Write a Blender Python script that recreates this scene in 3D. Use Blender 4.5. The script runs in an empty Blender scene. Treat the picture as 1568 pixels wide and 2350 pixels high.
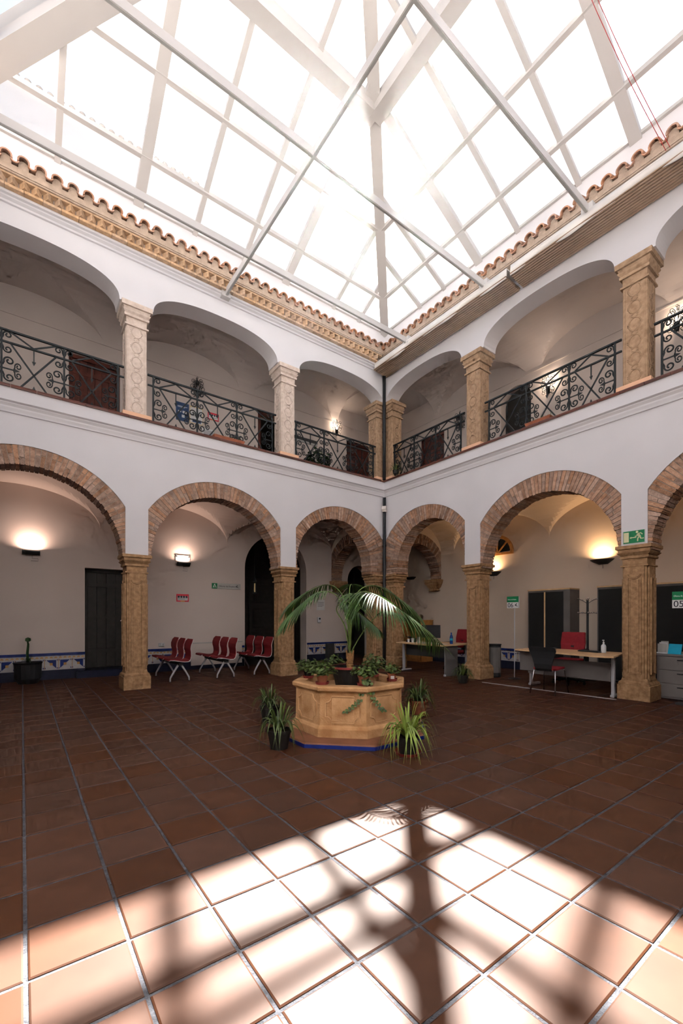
import bpy, math, random
from mathutils import Matrix, Vector
random.seed(7)
PI = math.pi
sc = bpy.context.scene
col = sc.collection

# ------------------------------------------------------------------ camera
YAW = 0.93
FPX, HOR = 984.4, 1418.9
cam_d = bpy.data.cameras.new('camera')
cam_d.sensor_fit = 'VERTICAL'
cam_d.sensor_height = 36.0
cam_d.lens = 36.0 * FPX / 2350.0
cam_d.shift_y = (HOR - 1175.0) / 2350.0
cam_d.clip_start, cam_d.clip_end = 0.02, 300
cam = bpy.data.objects.new('camera', cam_d)
cam.location = (0, 0, 1.3)
cam.rotation_euler = (PI / 2, 0, YAW - PI / 2)
col.objects.link(cam)
sc.camera = cam

# ------------------------------------------------------------------ world, sun, exposure
SUN_AZ, SUN_EL = math.radians(48.9), math.radians(46.5)
w = bpy.data.worlds.new('sky')
sc.world = w
w.use_nodes = True
nt = w.node_tree
nt.nodes.clear()
out = nt.nodes.new('ShaderNodeOutputWorld')
bg = nt.nodes.new('ShaderNodeBackground')
sky = nt.nodes.new('ShaderNodeTexSky')
sky.sky_type = 'NISHITA'
sky.sun_disc = False
sky.sun_elevation = SUN_EL
sky.sun_rotation = PI / 2 - SUN_AZ
sky.air_density, sky.dust_density, sky.ozone_density = 1.0, 2.5, 1.0
hsv = nt.nodes.new('ShaderNodeHueSaturation')
hsv.inputs['Saturation'].default_value = 1.12
bg.inputs['Strength'].default_value = 0.31
nt.links.new(sky.outputs[0], hsv.inputs['Color'])
nt.links.new(hsv.outputs[0], bg.inputs['Color'])
nt.links.new(bg.outputs[0], out.inputs['Surface'])

sun_d = bpy.data.lights.new('sun', 'SUN')
sun_d.energy = 124.0
sun_d.angle = math.radians(0.7)
sun_d.color = (1.0, 0.945, 0.87)
sun = bpy.data.objects.new('sun', sun_d)
sd = Vector((math.cos(SUN_AZ) * math.cos(SUN_EL), math.sin(SUN_AZ) * math.cos(SUN_EL), math.sin(SUN_EL)))
sun.rotation_euler = sd.to_track_quat('Z', 'Y').to_euler()
sun.location = sd * 60
col.objects.link(sun)

sc.view_settings.view_transform = 'Standard'
sc.view_settings.look = 'None'
sc.view_settings.exposure = -0.47
sc.view_settings.gamma = 1.0
sc.view_settings.use_curve_mapping = False
try:
    sc.cycles.use_denoising = True
    sc.cycles.max_bounces = 5
    sc.cycles.use_adaptive_sampling = True
    sc.cycles.adaptive_threshold = 0.13
    sc.cycles.adaptive_min_samples = 12
    sc.cycles.diffuse_bounces = 3
    sc.cycles.glossy_bounces = 2
    sc.cycles.caustics_reflective = False
    sc.cycles.caustics_refractive = False
    sc.cycles.volume_bounces = 0
    sc.cycles.transparent_max_bounces = 16
    sc.cycles.sample_clamp_indirect = 6.0
except Exception:
    pass

# ------------------------------------------------------------------ helpers
def tag(o, label=None, cat=None, group=None, kind=None):
    if label: o['label'] = label
    if cat: o['category'] = cat
    if group: o['group'] = group
    if kind: o['kind'] = kind
    return o

def empty(name, mat=None, loc=None, rz=0.0):
    o = bpy.data.objects.new(name, None)
    o.empty_display_size = 0.1
    col.objects.link(o)
    if mat is not None: o.matrix_basis = mat
    if loc is not None:
        o.location = loc
        o.rotation_euler = (0, 0, rz)
    return o

class MB:
    def __init__(s):
        s.v, s.f = [], []
    def add(s, vs, fs):
        n = len(s.v)
        s.v += [tuple(p) for p in vs]
        s.f += [tuple(i + n for i in q) for q in fs]
        return s
    def box(s, x0, x1, y0, y1, z0, z1):
        return s.add([(x0, y0, z0), (x1, y0, z0), (x1, y1, z0), (x0, y1, z0), (x0, y0, z1), (x1, y0, z1), (x1, y1, z1), (x0, y1, z1)],
                     [(0, 3, 2, 1), (4, 5, 6, 7), (0, 1, 5, 4), (1, 2, 6, 5), (2, 3, 7, 6), (3, 0, 4, 7)])
    def loft(s, rings, cap=True, closed=True):
        n = len(rings[0])
        vs = [p for r in rings for p in r]
        fs = []
        for k in range(len(rings) - 1):
            for i in range(n if closed else n - 1):
                j = (i + 1) % n
                fs.append((k * n + i, k * n + j, (k + 1) * n + j, (k + 1) * n + i))
        if cap and closed:
            fs.append(tuple(reversed(range(n))))
            fs.append(tuple((len(rings) - 1) * n + i for i in range(n)))
        return s.add(vs, fs)
    def rect_profile(s, x0, x1, y0, y1, prof):
        """prof: (z, grow) pairs"""
        return s.loft([[(x0 - g, y0 - g, z), (x1 + g, y0 - g, z), (x1 + g, y1 + g, z), (x0 - g, y1 + g, z)] for z, g in prof])
    def lathe(s, prof, cx=0, cy=0, n=16, ph=0.0, cap=True):
        return s.loft([[(cx + r * math.cos(ph + 2 * PI * i / n), cy + r * math.sin(ph + 2 * PI * i / n), z) for i in range(n)] for r, z in prof], cap)
    def extrude_u(s, prof, u0, u1):
        """closed (v,z) outline swept along u"""
        return s.loft([[(u0, v, z) for v, z in prof], [(u1, v, z) for v, z in prof]])
    def prism(s, poly, a0, a1, axis='y'):
        if axis == 'y':
            return s.loft([[(p, a0, q) for p, q in poly], [(p, a1, q) for p, q in poly]])
        if axis == 'x':
            return s.loft([[(a0, p, q) for p, q in poly], [(a1, p, q) for p, q in poly]])
        return s.loft([[(p, q, a0) for p, q in poly], [(p, q, a1) for p, q in poly]])
    def tube(s, pts, r, n=6, flat=1.0):
        pts = [Vector(p) for p in pts]
        rings = []
        N = len(pts)
        rr = r if isinstance(r, (list, tuple)) else [r] * N
        up = Vector((0, 0, 1))
        t0 = (pts[1] - pts[0]).normalized()
        a = t0.cross(up)
        if a.length < 1e-3: a = t0.cross(Vector((0, 1, 0)))
        a.normalize()
        for i, p in enumerate(pts):
            t = (pts[min(i + 1, N - 1)] - pts[max(i - 1, 0)]).normalized()
            a = (a - t * a.dot(t))
            if a.length < 1e-4: a = t.orthogonal()
            a.normalize()
            b = t.cross(a)
            rings.append([p + (a * math.cos(2 * PI * k / n + PI / n) + b * math.sin(2 * PI * k / n + PI / n) * flat) * rr[i] for k in range(n)])
        return s.loft(rings)
    def bar(s, p, q, wdt, thick):
        """flat bar between two points of the x-z plane, wdt in plane, thick in y"""
        p, q = Vector(p), Vector(q)
        d = (q - p).normalized()
        nrm = Vector((0, 1, 0)).cross(d)
        if nrm.length < 1e-4: nrm = Vector((1, 0, 0))
        nrm = nrm.normalized() * wdt / 2
        y = Vector((0, thick / 2, 0))
        vs = [p - nrm - y, p + nrm - y, p + nrm + y, p - nrm + y, q - nrm - y, q + nrm - y, q + nrm + y, q - nrm + y]
        return s.add(vs, [(0, 3, 2, 1), (4, 5, 6, 7), (0, 1, 5, 4), (1, 2, 6, 5), (2, 3, 7, 6), (3, 0, 4, 7)])
    def mesh(s, name, m, smooth=False):
        me = bpy.data.meshes.new(name)
        me.from_pydata(s.v, [], s.f)
        if smooth:
            me.polygons.foreach_set('use_smooth', [True] * len(me.polygons))
        me.materials.append(m)
        me.update()
        return me
    def build(s, name, m, parent=None, mat=None, smooth=False, bevel=0.0, loc=None):
        return link(name, s.mesh(name, m, smooth), parent, mat, loc, bevel)

def link(name, me, parent=None, mat=None, loc=None, bevel=0.0):
    o = bpy.data.objects.new(name, me)
    col.objects.link(o)
    if parent is not None: o.parent = parent
    if mat is not None: o.matrix_basis = mat
    if loc is not None: o.location = loc
    if bevel:
        b = o.modifiers.new('bevel', 'BEVEL')
        b.width, b.segments, b.limit_method = bevel, 2, 'ANGLE'
    return o

def kids(o):
    return [c for c in bpy.data.objects if c.parent == o]

def copy_tree(o, parent=None):
    c = o.copy()
    col.objects.link(c)
    c.parent = parent
    for ch in o.children:
        copy_tree(ch, c)
    return c

def T(x=0, y=0, z=0): return Matrix.Translation((x, y, z))
def RZ(a): return Matrix.Rotation(a, 4, 'Z')
def RX(a): return Matrix.Rotation(a, 4, 'X')
def RY(a): return Matrix.Rotation(a, 4, 'Y')

# ------------------------------------------------------------------ materials
def pm(name, c, rough=0.6, var=0.12, scale=6.0, bump=0.0, bscale=None, metal=0.0, orand=0.0, spec=0.12, c2=None, c2amt=0.5, coat=0.0, emit=None, estr=0.0, thin=None):
    m = bpy.data.materials.new(name)
    m.use_nodes = True
    n, l = m.node_tree.nodes, m.node_tree.links
    b = n['Principled BSDF']
    b.inputs['Roughness'].default_value = rough
    b.inputs['Metallic'].default_value = metal
    b.inputs['Specular IOR Level'].default_value = spec
    if coat: b.inputs['Coat Weight'].default_value = coat
    tc = n.new('ShaderNodeTexCoord')
    no = n.new('ShaderNodeTexNoise')
    no.inputs['Scale'].default_value = scale
    no.inputs['Detail'].default_value = 1.0 if var <= 0.06 else 2.5
    l.new(tc.outputs['Object'], no.inputs['Vector'])
    ramp = n.new('ShaderNodeValToRGB')
    lo = tuple(max(0, x * (1 - var)) for x in c)
    hi = tuple(min(1, x * (1 + var)) for x in c) if c2 is None else c2
    ramp.color_ramp.elements[0].color = (*lo, 1)
    ramp.color_ramp.elements[1].color = (*hi, 1)
    ramp.color_ramp.elements[0].position = 0.5 - 0.2
    ramp.color_ramp.elements[1].position = 0.5 + 0.2 if c2 is None else 0.35 + c2amt * 0.5
    l.new(no.outputs['Fac'], ramp.inputs['Fac'])
    src = ramp.outputs['Color']
    if orand:
        oi = n.new('ShaderNodeObjectInfo')
        h = n.new('ShaderNodeHueSaturation')
        mr = n.new('ShaderNodeMapRange')
        mr.inputs['To Min'].default_value = 1 - orand
        mr.inputs['To Max'].default_value = 1 + orand
        l.new(oi.outputs['Random'], mr.inputs['Value'])
        l.new(mr.outputs['Result'], h.inputs['Value'])
        mr2 = n.new('ShaderNodeMapRange')
        mu = n.new('ShaderNodeMath'); mu.operation = 'MULTIPLY'; mu.inputs[1].default_value = 7.31
        fr = n.new('ShaderNodeMath'); fr.operation = 'FRACT'
        l.new(oi.outputs['Random'], mu.inputs[0]); l.new(mu.outputs[0], fr.inputs[0]); l.new(fr.outputs[0], mr2.inputs['Value'])
        mr2.inputs['To Min'].default_value = 1 - orand * 0.8
        mr2.inputs['To Max'].default_value = 1 + orand * 0.8
        l.new(mr2.outputs['Result'], h.inputs['Saturation'])
        l.new(src, h.inputs['Color'])
        src = h.outputs['Color']
    l.new(src, b.inputs['Base Color'])
    if bump:
        nb = n.new('ShaderNodeTexNoise')
        nb.inputs['Scale'].default_value = bscale or scale * 4
        nb.inputs['Detail'].default_value = 2.5
        l.new(tc.outputs['Object'], nb.inputs['Vector'])
        bu = n.new('ShaderNodeBump')
        bu.inputs['Strength'].default_value = bump
        bu.inputs['Distance'].default_value = 0.01
        l.new(nb.outputs['Fac'], bu.inputs['Height'])
        l.new(bu.outputs['Normal'], b.inputs['Normal'])
    if emit:
        b.inputs['Emission Color'].default_value = (*emit, 1)
        b.inputs['Emission Strength'].default_value = estr
    if thin:
        # leaf: let some light through
        tr = n.new('ShaderNodeBsdfTranslucent')
        l.new(src, tr.inputs['Color'])
        mx = n.new('ShaderNodeMixShader')
        mx.inputs[0].default_value = thin
        l.new(b.outputs[0], mx.inputs[1]); l.new(tr.outputs[0], mx.inputs[2])
        l.new(mx.outputs[0], n['Material Output'].inputs['Surface'])
    return m

def glass_pane(name, tint=(0.93, 0.97, 0.99), milk=0.002):
    m = bpy.data.materials.new(name)
    m.use_nodes = True
    n, l = m.node_tree.nodes, m.node_tree.links
    n.remove(n['Principled BSDF'])
    tr = n.new('ShaderNodeBsdfTransparent'); tr.inputs[0].default_value = (*tint, 1)
    gl = n.new('ShaderNodeBsdfGlossy'); gl.inputs['Roughness'].default_value = 0.03
    di = n.new('ShaderNodeBsdfTranslucent'); di.inputs[0].default_value = (0.95, 0.97, 1, 1)
    lw = n.new('ShaderNodeLayerWeight'); lw.inputs[0].default_value = 0.12
    mul = n.new('ShaderNodeMath'); mul.operation = 'MULTIPLY'; mul.inputs[1].default_value = 0.5
    m1 = n.new('ShaderNodeMixShader'); m2 = n.new('ShaderNodeMixShader')
    m1.inputs[0].default_value = milk
    l.new(tr.outputs[0], m1.inputs[1]); l.new(di.outputs[0], m1.inputs[2])
    l.new(lw.outputs['Fresnel'], mul.inputs[0]); l.new(mul.outputs[0], m2.inputs[0])
    l.new(m1.outputs[0], m2.inputs[1]); l.new(gl.outputs[0], m2.inputs[2])
    l.new(m2.outputs[0], n['Material Output'].inputs['Surface'])
    return m

M = {}
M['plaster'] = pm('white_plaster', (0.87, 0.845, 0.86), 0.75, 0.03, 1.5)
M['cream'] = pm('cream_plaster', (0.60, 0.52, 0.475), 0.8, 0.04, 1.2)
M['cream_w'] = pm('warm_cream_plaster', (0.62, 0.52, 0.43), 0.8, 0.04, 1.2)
M['stone'] = pm('carved_stone', (0.215, 0.118, 0.056), 0.8, 0.18, 16, 0.6, 60, c2=(0.31, 0.182, 0.096), c2amt=0.7)
M['stone_up'] = pm('pale_carved_stone', (0.55, 0.435, 0.36), 0.8, 0.08, 14, 0.5, 60, c2=(0.66, 0.55, 0.475), c2amt=0.6)
M['stone_tan'] = pm('tan_carved_stone', (0.235, 0.145, 0.085), 0.8, 0.12, 14, 0.5, 60, c2=(0.33, 0.215, 0.135), c2amt=0.6)
M['brick'] = pm('arch_brick', (0.235, 0.133, 0.088), 0.85, 0.22, 14, 0.8, 60, orand=0.26, c2=(0.32, 0.20, 0.143), c2amt=0.7)
M['mortar'] = pm('lime_mortar', (0.20, 0.15, 0.12), 0.9, 0.2, 20, 0.5)
M['ebrick'] = pm('eave_brick', (0.42, 0.275, 0.17), 0.85, 0.2, 18, 0.5, 60, orand=0.15)
M['rooftile'] = pm('clay_roof_tile', (0.36, 0.19, 0.12), 0.85, 0.3, 16, 0.6, 60, orand=0.2)
M['tilemortar'] = pm('eave_mortar', (0.34, 0.255, 0.195), 0.9, 0.15, 12, 0.6)
M['terracotta'] = pm('terracotta_floor_tile', (0.054, 0.0218, 0.0118), 0.5, 0.14, 5, orand=0.13, spec=0.12)
M['grout'] = pm('grey_grout', (0.055, 0.055, 0.063), 0.9, 0.3, 30, 0.6)
M['sill'] = pm('glazed_sill_tile', (0.075, 0.024, 0.016), 0.4, 0.2, 10, orand=0.12, spec=0.25)
M['salmon'] = pm('salmon_paint', (0.72, 0.42, 0.27), 0.7, 0.06, 3)
M['white_steel'] = pm('white_painted_steel', (0.50, 0.475, 0.46), 0.45, 0.03, 2)
M['iron'] = pm('black_wrought_iron', (0.009, 0.011, 0.012), 0.5, 0.2, 20, spec=0.2)
M['pipe'] = pm('dark_grey_pipe', (0.016, 0.017, 0.019), 0.5, 0.1, 6, spec=0.2)
M['glass'] = glass_pane('skylight_glass')
M['awning'] = pm('brown_awning_slat', (0.23, 0.15, 0.10), 0.7, 0.1, 6)
M['awning_white'] = pm('white_awning_edge', (0.82, 0.76, 0.70), 0.7, 0.03, 4)
M['darkwood'] = pm('dark_red_wood', (0.075, 0.022, 0.015), 0.5, 0.3, 9)
M['blackwood_roomdark'] = pm('black_wood_and_room_dark', (0.02, 0.018, 0.016), 0.5, 0.2, 9)  # door wood; on the room shells the colour stands for missing light
M['oak'] = pm('oak_veneer', (0.50, 0.32, 0.17), 0.45, 0.1, 12)
M['orangewood'] = pm('varnished_wood', (0.35, 0.16, 0.05), 0.45, 0.2, 12)
M['greypanel'] = pm('grey_desk_panel', (0.125, 0.11, 0.105), 0.55, 0.05, 5)
M['darkgrey'] = pm('anthracite_metal', (0.03, 0.03, 0.03), 0.5, 0.1, 5)
M['cabblack'] = pm('black_cabinet_door', (0.012, 0.012, 0.012), 0.55, 0.1, 5)
M['cabgrey'] = pm('grey_cabinet_body', (0.10, 0.09, 0.085), 0.5, 0.05, 5)
M['chrome'] = pm('brushed_chrome', (0.62, 0.62, 0.64), 0.25, 0.05, 10, metal=1.0)
M['greymetal'] = pm('silver_paint', (0.50, 0.50, 0.53), 0.4, 0.05, 10, metal=0.3)
M['red'] = pm('red_upholstery', (0.13, 0.011, 0.013), 0.7, 0.1, 30)
M['redbright'] = pm('red_fabric', (0.19, 0.014, 0.018), 0.75, 0.1, 30)
M['shellwhite'] = pm('white_shell_edge', (0.70, 0.68, 0.68), 0.4, 0.03, 10)
M['black'] = pm('black_plastic', (0.016, 0.016, 0.017), 0.45, 0.1, 10)
M['paper'] = pm('white_paper', (0.78, 0.78, 0.78), 0.7, 0.02, 10)
M['greensign'] = pm('green_sign_print', (0.01, 0.13, 0.05), 0.5, 0.05, 5)
M['creamsign'] = pm('luminescent_cream', (0.72, 0.68, 0.42), 0.6, 0.03, 5)
M['redprint'] = pm('red_print', (0.50, 0.03, 0.05), 0.5, 0.05, 5)
M['blueprint'] = pm('navy_print', (0.025, 0.05, 0.12), 0.5, 0.15, 12)
M['yellowprint'] = pm('yellow_print', (0.65, 0.42, 0.08), 0.5, 0.05, 12)
M['inkblack'] = pm('ink_black', (0.02, 0.02, 0.03), 0.6, 0.05, 12)
M['cyan'] = pm('cyan_card', (0.01, 0.23, 0.36), 0.5, 0.05, 12)
M['bluetile'] = pm('cobalt_glazed_tile', (0.010, 0.022, 0.11), 0.25, 0.25, 12)
M['whitetile'] = pm('white_glazed_tile', (0.40, 0.38, 0.38), 0.25, 0.08, 12)
M['ochretile'] = pm('ochre_glazed_tile', (0.36, 0.20, 0.07), 0.3, 0.15, 12)
M['darkskirt'] = pm('dark_blue_skirting', (0.012, 0.014, 0.03), 0.35, 0.2, 8)
M['bluekerb'] = pm('blue_painted_kerb', (0.010, 0.020, 0.13), 0.4, 0.15, 12)
M['potclay'] = pm('terracotta_pot', (0.20, 0.065, 0.035), 0.8, 0.2, 10)
M['potred'] = pm('red_plastic_pot', (0.17, 0.030, 0.026), 0.5, 0.1, 10)
M['potdark'] = pm('dark_plastic_pot', (0.012, 0.010, 0.009), 0.6, 0.1, 10, spec=0.2)
M['soil'] = pm('potting_soil', (0.025, 0.016, 0.01), 0.95, 0.3, 40, 0.6)
M['palm'] = pm('palm_leaf', (0.038, 0.078, 0.016), 0.42, 0.45, 9, spec=0.35, thin=0.25)
M['palmstem'] = pm('palm_stem', (0.09, 0.13, 0.035), 0.5, 0.3, 12)
M['palmtrunk'] = pm('palm_trunk', (0.22, 0.11, 0.045), 0.85, 0.35, 22, 0.7)
M['spider'] = pm('spider_plant_leaf', (0.070, 0.105, 0.026), 0.4, 0.45, 12, spec=0.4, thin=0.3)
M['spider_l'] = pm('bright_spider_leaf', (0.19, 0.26, 0.042), 0.4, 0.4, 12, spec=0.4, thin=0.3)
M['ivy'] = pm('ivy_leaf', (0.060, 0.095, 0.018), 0.45, 0.6, 22, spec=0.4, thin=0.25)
M['darkleaf'] = pm('dark_leaf', (0.02, 0.045, 0.015), 0.4, 0.3, 12, thin=0.15)
M['wellstone'] = pm('well_limestone', (0.33, 0.16, 0.064), 0.85, 0.2, 5, 0.6, 50, c2=(0.48, 0.28, 0.14), c2amt=0.7)
M['slabtile'] = pm('well_step_tile', (0.16, 0.065, 0.035), 0.5, 0.2, 6)
M['bulb'] = pm('lit_lamp_tube', (1, 0.9, 0.8), 0.5, 0, 5, emit=(1.0, 0.80, 0.66), estr=6)
M['bulbwarm'] = pm('lit_warm_bulb', (1, 0.85, 0.6), 0.5, 0, 5, emit=(1.0, 0.72, 0.42), estr=6)
M['lampyellow'] = pm('lit_yellow_lamp', (1, 0.85, 0.5), 0.5, 0, 5, emit=(1.0, 0.78, 0.36), estr=2.6)
M['clearplastic'] = pm('frosted_plastic', (0.62, 0.64, 0.66), 0.3, 0.03, 10)
M['bluebottle'] = pm('blue_bottle', (0.01, 0.035, 0.16), 0.2, 0.1, 10)
M['redwire'] = pm('red_cable_sheath', (0.30, 0.03, 0.03), 0.5, 0.05, 10)
M['extwall'] = pm('outer_whitewash', (0.86, 0.86, 0.88), 0.8, 0.03, 2)
M['paletile'] = pm('glass_paled_tile', (0.62, 0.58, 0.56), 0.9, 0.1, 12)  # tile colour paled to imitate the milky glass in front of it
M['greyshelf'] = pm('grey_sign_metal', (0.36, 0.35, 0.33), 0.4, 0.04, 10, metal=0.2)
M['darkpane'] = pm('dark_glass', (0.02, 0.022, 0.025), 0.1, 0.1, 5)

# ------------------------------------------------------------------ key dimensions
YL, XR = 8.53, 7.80          # courtyard faces of the two arcades
YB, XB = 11.0, 10.10         # gallery back walls
TH = 0.40                    # arcade wall thickness
ML = T(0, YL, 0)             # local frame: u along wall, v into the gallery, z up
MR = T(XR, 0, 0) @ RZ(-PI / 2)   # here u = -y
MLB = T(0, YB, 0)
MRB = T(XB, 0, 0) @ RZ(-PI / 2)
ZCAP = 2.46
X0, Y0 = -0.95, -0.37        # the other two sides of the court
L_PIERS = [(-1.67, -1.29), (1.50, 1.885), (4.66, 5.055)]
R_PIERS = [(-5.93, -5.54), (-2.865, -2.50), (0.18, 0.56)]

def ribbon(mb, line, ztop, v0, v1):
    """solid wall whose lower edge follows line [(u,z)] and whose top is level"""
    n = len(line)
    vs = []
    for u, z in line:
        vs += [(u, v0, z), (u, v1, z), (u, v0, ztop), (u, v1, ztop)]
    fs = []
    for i in range(n - 1):
        a, b = 4 * i, 4 * (i + 1)
        fs.append((a, b, b + 1, a + 1))
        if abs(line[i][0] - line[i + 1][0]) > 1e-6:
            fs.append((a, a + 2, b + 2, b))
            fs.append((a + 1, b + 1, b + 3, a + 3))
            fs.append((a + 2, a + 3, b + 3, b + 2))
    fs.append((0, 1, 3, 2))
    e = 4 * (n - 1)
    fs.append((e, e + 2, e + 3, e + 1))
    mb.add(vs, fs)
    return mb

def outer_z(u, o):
    ocx, ocz, R = o
    d = R * R - (u - ocx) ** 2
    return ocz + math.sqrt(max(d, 0.0))

# bays: edges, inner arc (cx, cz, r), outer arc (cx, cz, R)
L_BAYS = [((-1.29, 1.50), (0.105, 2.42, 1.345), (0.105, 2.40, 1.665)),
          ((1.885, 4.66), (3.272, 2.42, 1.335), (3.272, 2.40, 1.665)),
          ((5.055, 7.80), (6.21, 2.62, 1.12), (6.40, 2.40, 1.665))]
R_BAYS = [((-8.53, -5.93), (-7.0, 2.63, 1.06), (-7.18, 2.42, 1.62)),
          ((-5.54, -2.865), (-4.20, 2.37, 1.29), (-4.20, 2.38, 1.63)),
          ((-2.50, 0.18), (-1.16, 2.37, 1.29), (-1.16, 2.38, 1.63))]

def wall_line(piers, bays, u_start, u_end, zc):
    ev = [('p', a, b) for a, b in piers] + [('b',) + x for x in bays]
    ev.sort(key=lambda e: e[1] if e[0] == 'p' else e[1][0])
    line = [(u_start, zc)]
    for e in ev:
        if e[0] == 'p':
            line += [(e[1], zc), (e[2], zc)]
        else:
            (a, b), _, o = e[1], e[2], e[3]
            for i in range(41):
                u = a + (b - a) * i / 40
                line.append((u, outer_z(u, o)))
    line.append((u_end, zc))
    return line

def brick_arch(parent, edges, inner, outer, zsp, v0, v1, n_arc, mortar=True):
    """ring of wedge bricks between a (stilted) inner arc and the outer arc, cut by the pier edges"""
    a, b = edges
    cx, cz, r = inner
    ocx, ocz, R = outer
    def ray_out(px, pz, dx, dz):
        best = 9.0
        fx, fz = px - ocx, pz - ocz
        B = fx * dx + fz * dz
        Cc = fx * fx + fz * fz - R * R
        D = B * B - Cc
        if D > 0: best = -B + math.sqrt(D)
        if dx > 1e-6: best = min(best, (b - px) / dx)
        if dx < -1e-6: best = min(best, (a - px) / dx)
        return max(best, 0.02)
    joints = []
    st = max(0.0, cz - zsp)
    k = max(1, int(round(st / 0.066)))
    for i in range(k):
        z = zsp + st * i / k
        joints.append(((cx + r, z), (1, 0)))
    for i in range(n_arc + 1):
        t = PI * i / n_arc
        joints.append(((cx + r * math.cos(t), cz + r * math.sin(t)), (math.cos(t), math.sin(t))))
    for i in range(k):
        z = cz - st * (i + 1) / k
        joints.append(((cx - r, z), (-1, 0)))
    pts = []
    for (px, pz), (dx, dz) in joints:
        d = ray_out(px, pz, dx, dz)
        pts.append(((px, pz), (px + dx * d, pz + dz * d), (dx, dz)))
    mb = MB()
    n = len(pts)
    vs, fs = [], []
    for (ip, op, d) in pts:
        i2 = (ip[0] + d[0] * 0.012, ip[1] + d[1] * 0.012)
        o2 = (op[0] + d[0] * 0.004, op[1] + d[1] * 0.004)
        vs += [(i2[0], v0 + 0.012, i2[1]), (o2[0], v0 + 0.012, o2[1]), (o2[0], v1 - 0.012, o2[1]), (i2[0], v1 - 0.012, i2[1])]
    for i in range(n - 1):
        for q in range(4):
            fs.append((4 * i + q, 4 * i + (q + 1) % 4, 4 * i + 4 + (q + 1) % 4, 4 * i + 4 + q))
    fs += [(3, 2, 1, 0), (4 * n - 4, 4 * n - 3, 4 * n - 2, 4 * n - 1)]
    mb.add(vs, fs)
    arch = mb.build('brick_arch', M['mortar'], parent)
    for i in range(n - 1):
        (i0, o0, d0), (i1, o1, d1) = pts[i], pts[i + 1]
        g = 0.085
        def mix(p, q, t): return (p[0] + (q[0] - p[0]) * t, p[1] + (q[1] - p[1]) * t)
        j = random.uniform(-0.010, 0.006)
        vf = v0 + random.uniform(-0.004, 0.006)
        p0, p1 = mix(i0, i1, g), mix(i0, i1, 1 - g)
        q0, q1 = mix(o0, o1, g), mix(o0, o1, 1 - g)
        p0 = (p0[0] + d0[0] * j, p0[1] + d0[1] * j)
        p1 = (p1[0] + d1[0] * j, p1[1] + d1[1] * j)
        def piece(a0, a1, b0, b1):
            MB().add([(a0[0], vf, a0[1]), (b0[0], vf, b0[1]), (b1[0], vf, b1[1]), (a1[0], vf, a1[1]),
                      (a0[0], v1, a0[1]), (b0[0], v1, b0[1]), (b1[0], v1, b1[1]), (a1[0], v1, a1[1])],
                     [(0, 1, 2, 3), (7, 6, 5, 4), (0, 4, 5, 1), (1, 5, 6, 2), (2, 6, 7, 3), (3, 7, 4, 0)]).build('brick', M['brick'], arch)
        ln = math.hypot(q0[0] - p0[0], q0[1] - p0[1])
        if ln > 0.2 and random.random() < 0.38:
            t = random.choice((0.36, 0.5, 0.62)) + random.uniform(-0.04, 0.04)
            e = 0.006 / ln
            piece(p0, p1, mix(p0, q0, t - e), mix(p1, q1, t - e))
            vf += random.uniform(-0.003, 0.006)
            piece(mix(p0, q0, t + e), mix(p1, q1, t + e), q0, q1)
        else:
            piece(p0, p1, q0, q1)
    return arch

# ------------------------------------------------------------------ floor
TPX, TPY, TX0, TY0 = 0.3355, 0.320, 0.012, 1.585
fl = MB().box(-4.2, 10.4, -3.2, 11.3, -0.12, -0.006).build('floor', M['grout'])
tag(fl, 'terracotta tiled courtyard floor with grey joints', 'floor', kind='structure')
def tile_mesh(wx, wy):
    g, c = 0.0075, 0.006
    x0, x1, y0, y1 = g, wx - g, g, wy - g
    return MB().loft([[(x0, y0, -0.02), (x1, y0, -0.02), (x1, y1, -0.02), (x0, y1, -0.02)],
                      [(x0, y0, -0.004), (x1, y0, -0.004), (x1, y1, -0.004), (x0, y1, -0.004)],
                      [(x0 + c, y0 + c, 0), (x1 - c, y0 + c, 0), (x1 - c, y1 - c, 0), (x0 + c, y1 - c, 0)]])
tme = tile_mesh(TPX, TPY).mesh('floor_tile', M['terracotta'])
cells = []
cF, sF = math.cos(YAW), math.sin(YAW)
for i in range(-12, 31):
    for j in range(-15, 30):
        x, y = TX0 + i * TPX, TY0 + j * TPY
        if x < -4.1 or x > 10.0 or y < -3.0 or y > 10.9: continue
        px, py = x + TPX / 2, y + TPY / 2
        d = px * cF + py * sF
        r = px * sF - py * cF
        seen = d > 1.25 and abs(r) < d * 0.84 + 0.3
        cells.append((0 if seen else 1, d if seen else px * px + py * py, x, y))
cells.sort()
for k, (s_, d_, x, y) in enumerate(cells[:300]):
    o = link('floor_tile', tme, fl, loc=(x, y, random.uniform(-0.0012, 0.0012)))
    o.rotation_euler = (random.uniform(-.002, .002), random.uniform(-.002, .002), 0)
rest = MB()
tm = tile_mesh(TPX, TPY)
for s_, d_, x, y in cells[300:]:
    rest.add([(vx + x, vy + y, vz) for vx, vy, vz in tm.v], tm.f)
o = rest.build('floor_tile_field', M['terracotta'], fl)
tag(o, kind='stuff')

# ------------------------------------------------------------------ arcade walls
def upper_line(centres, u_start, u_end):
    """lower edge of the upper wall: basket arches between imposts"""
    z0, rise, hw, n = 7.02, 0.47, 0.285, 2.35
    line = [(u_start, z0)]
    for c0, c1 in zip(centres[:-1], centres[1:]):
        a, b = c0 + hw, c1 - hw
        for i in range(49):
            t = -math.cos(PI * i / 48)
            z = z0 + rise * max(0.0, 1 - abs(t) ** n) ** (1 / n)
            line.append((a + (b - a) * (t + 1) / 2, z))
    line.append((u_end, z0))
    return line

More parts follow.
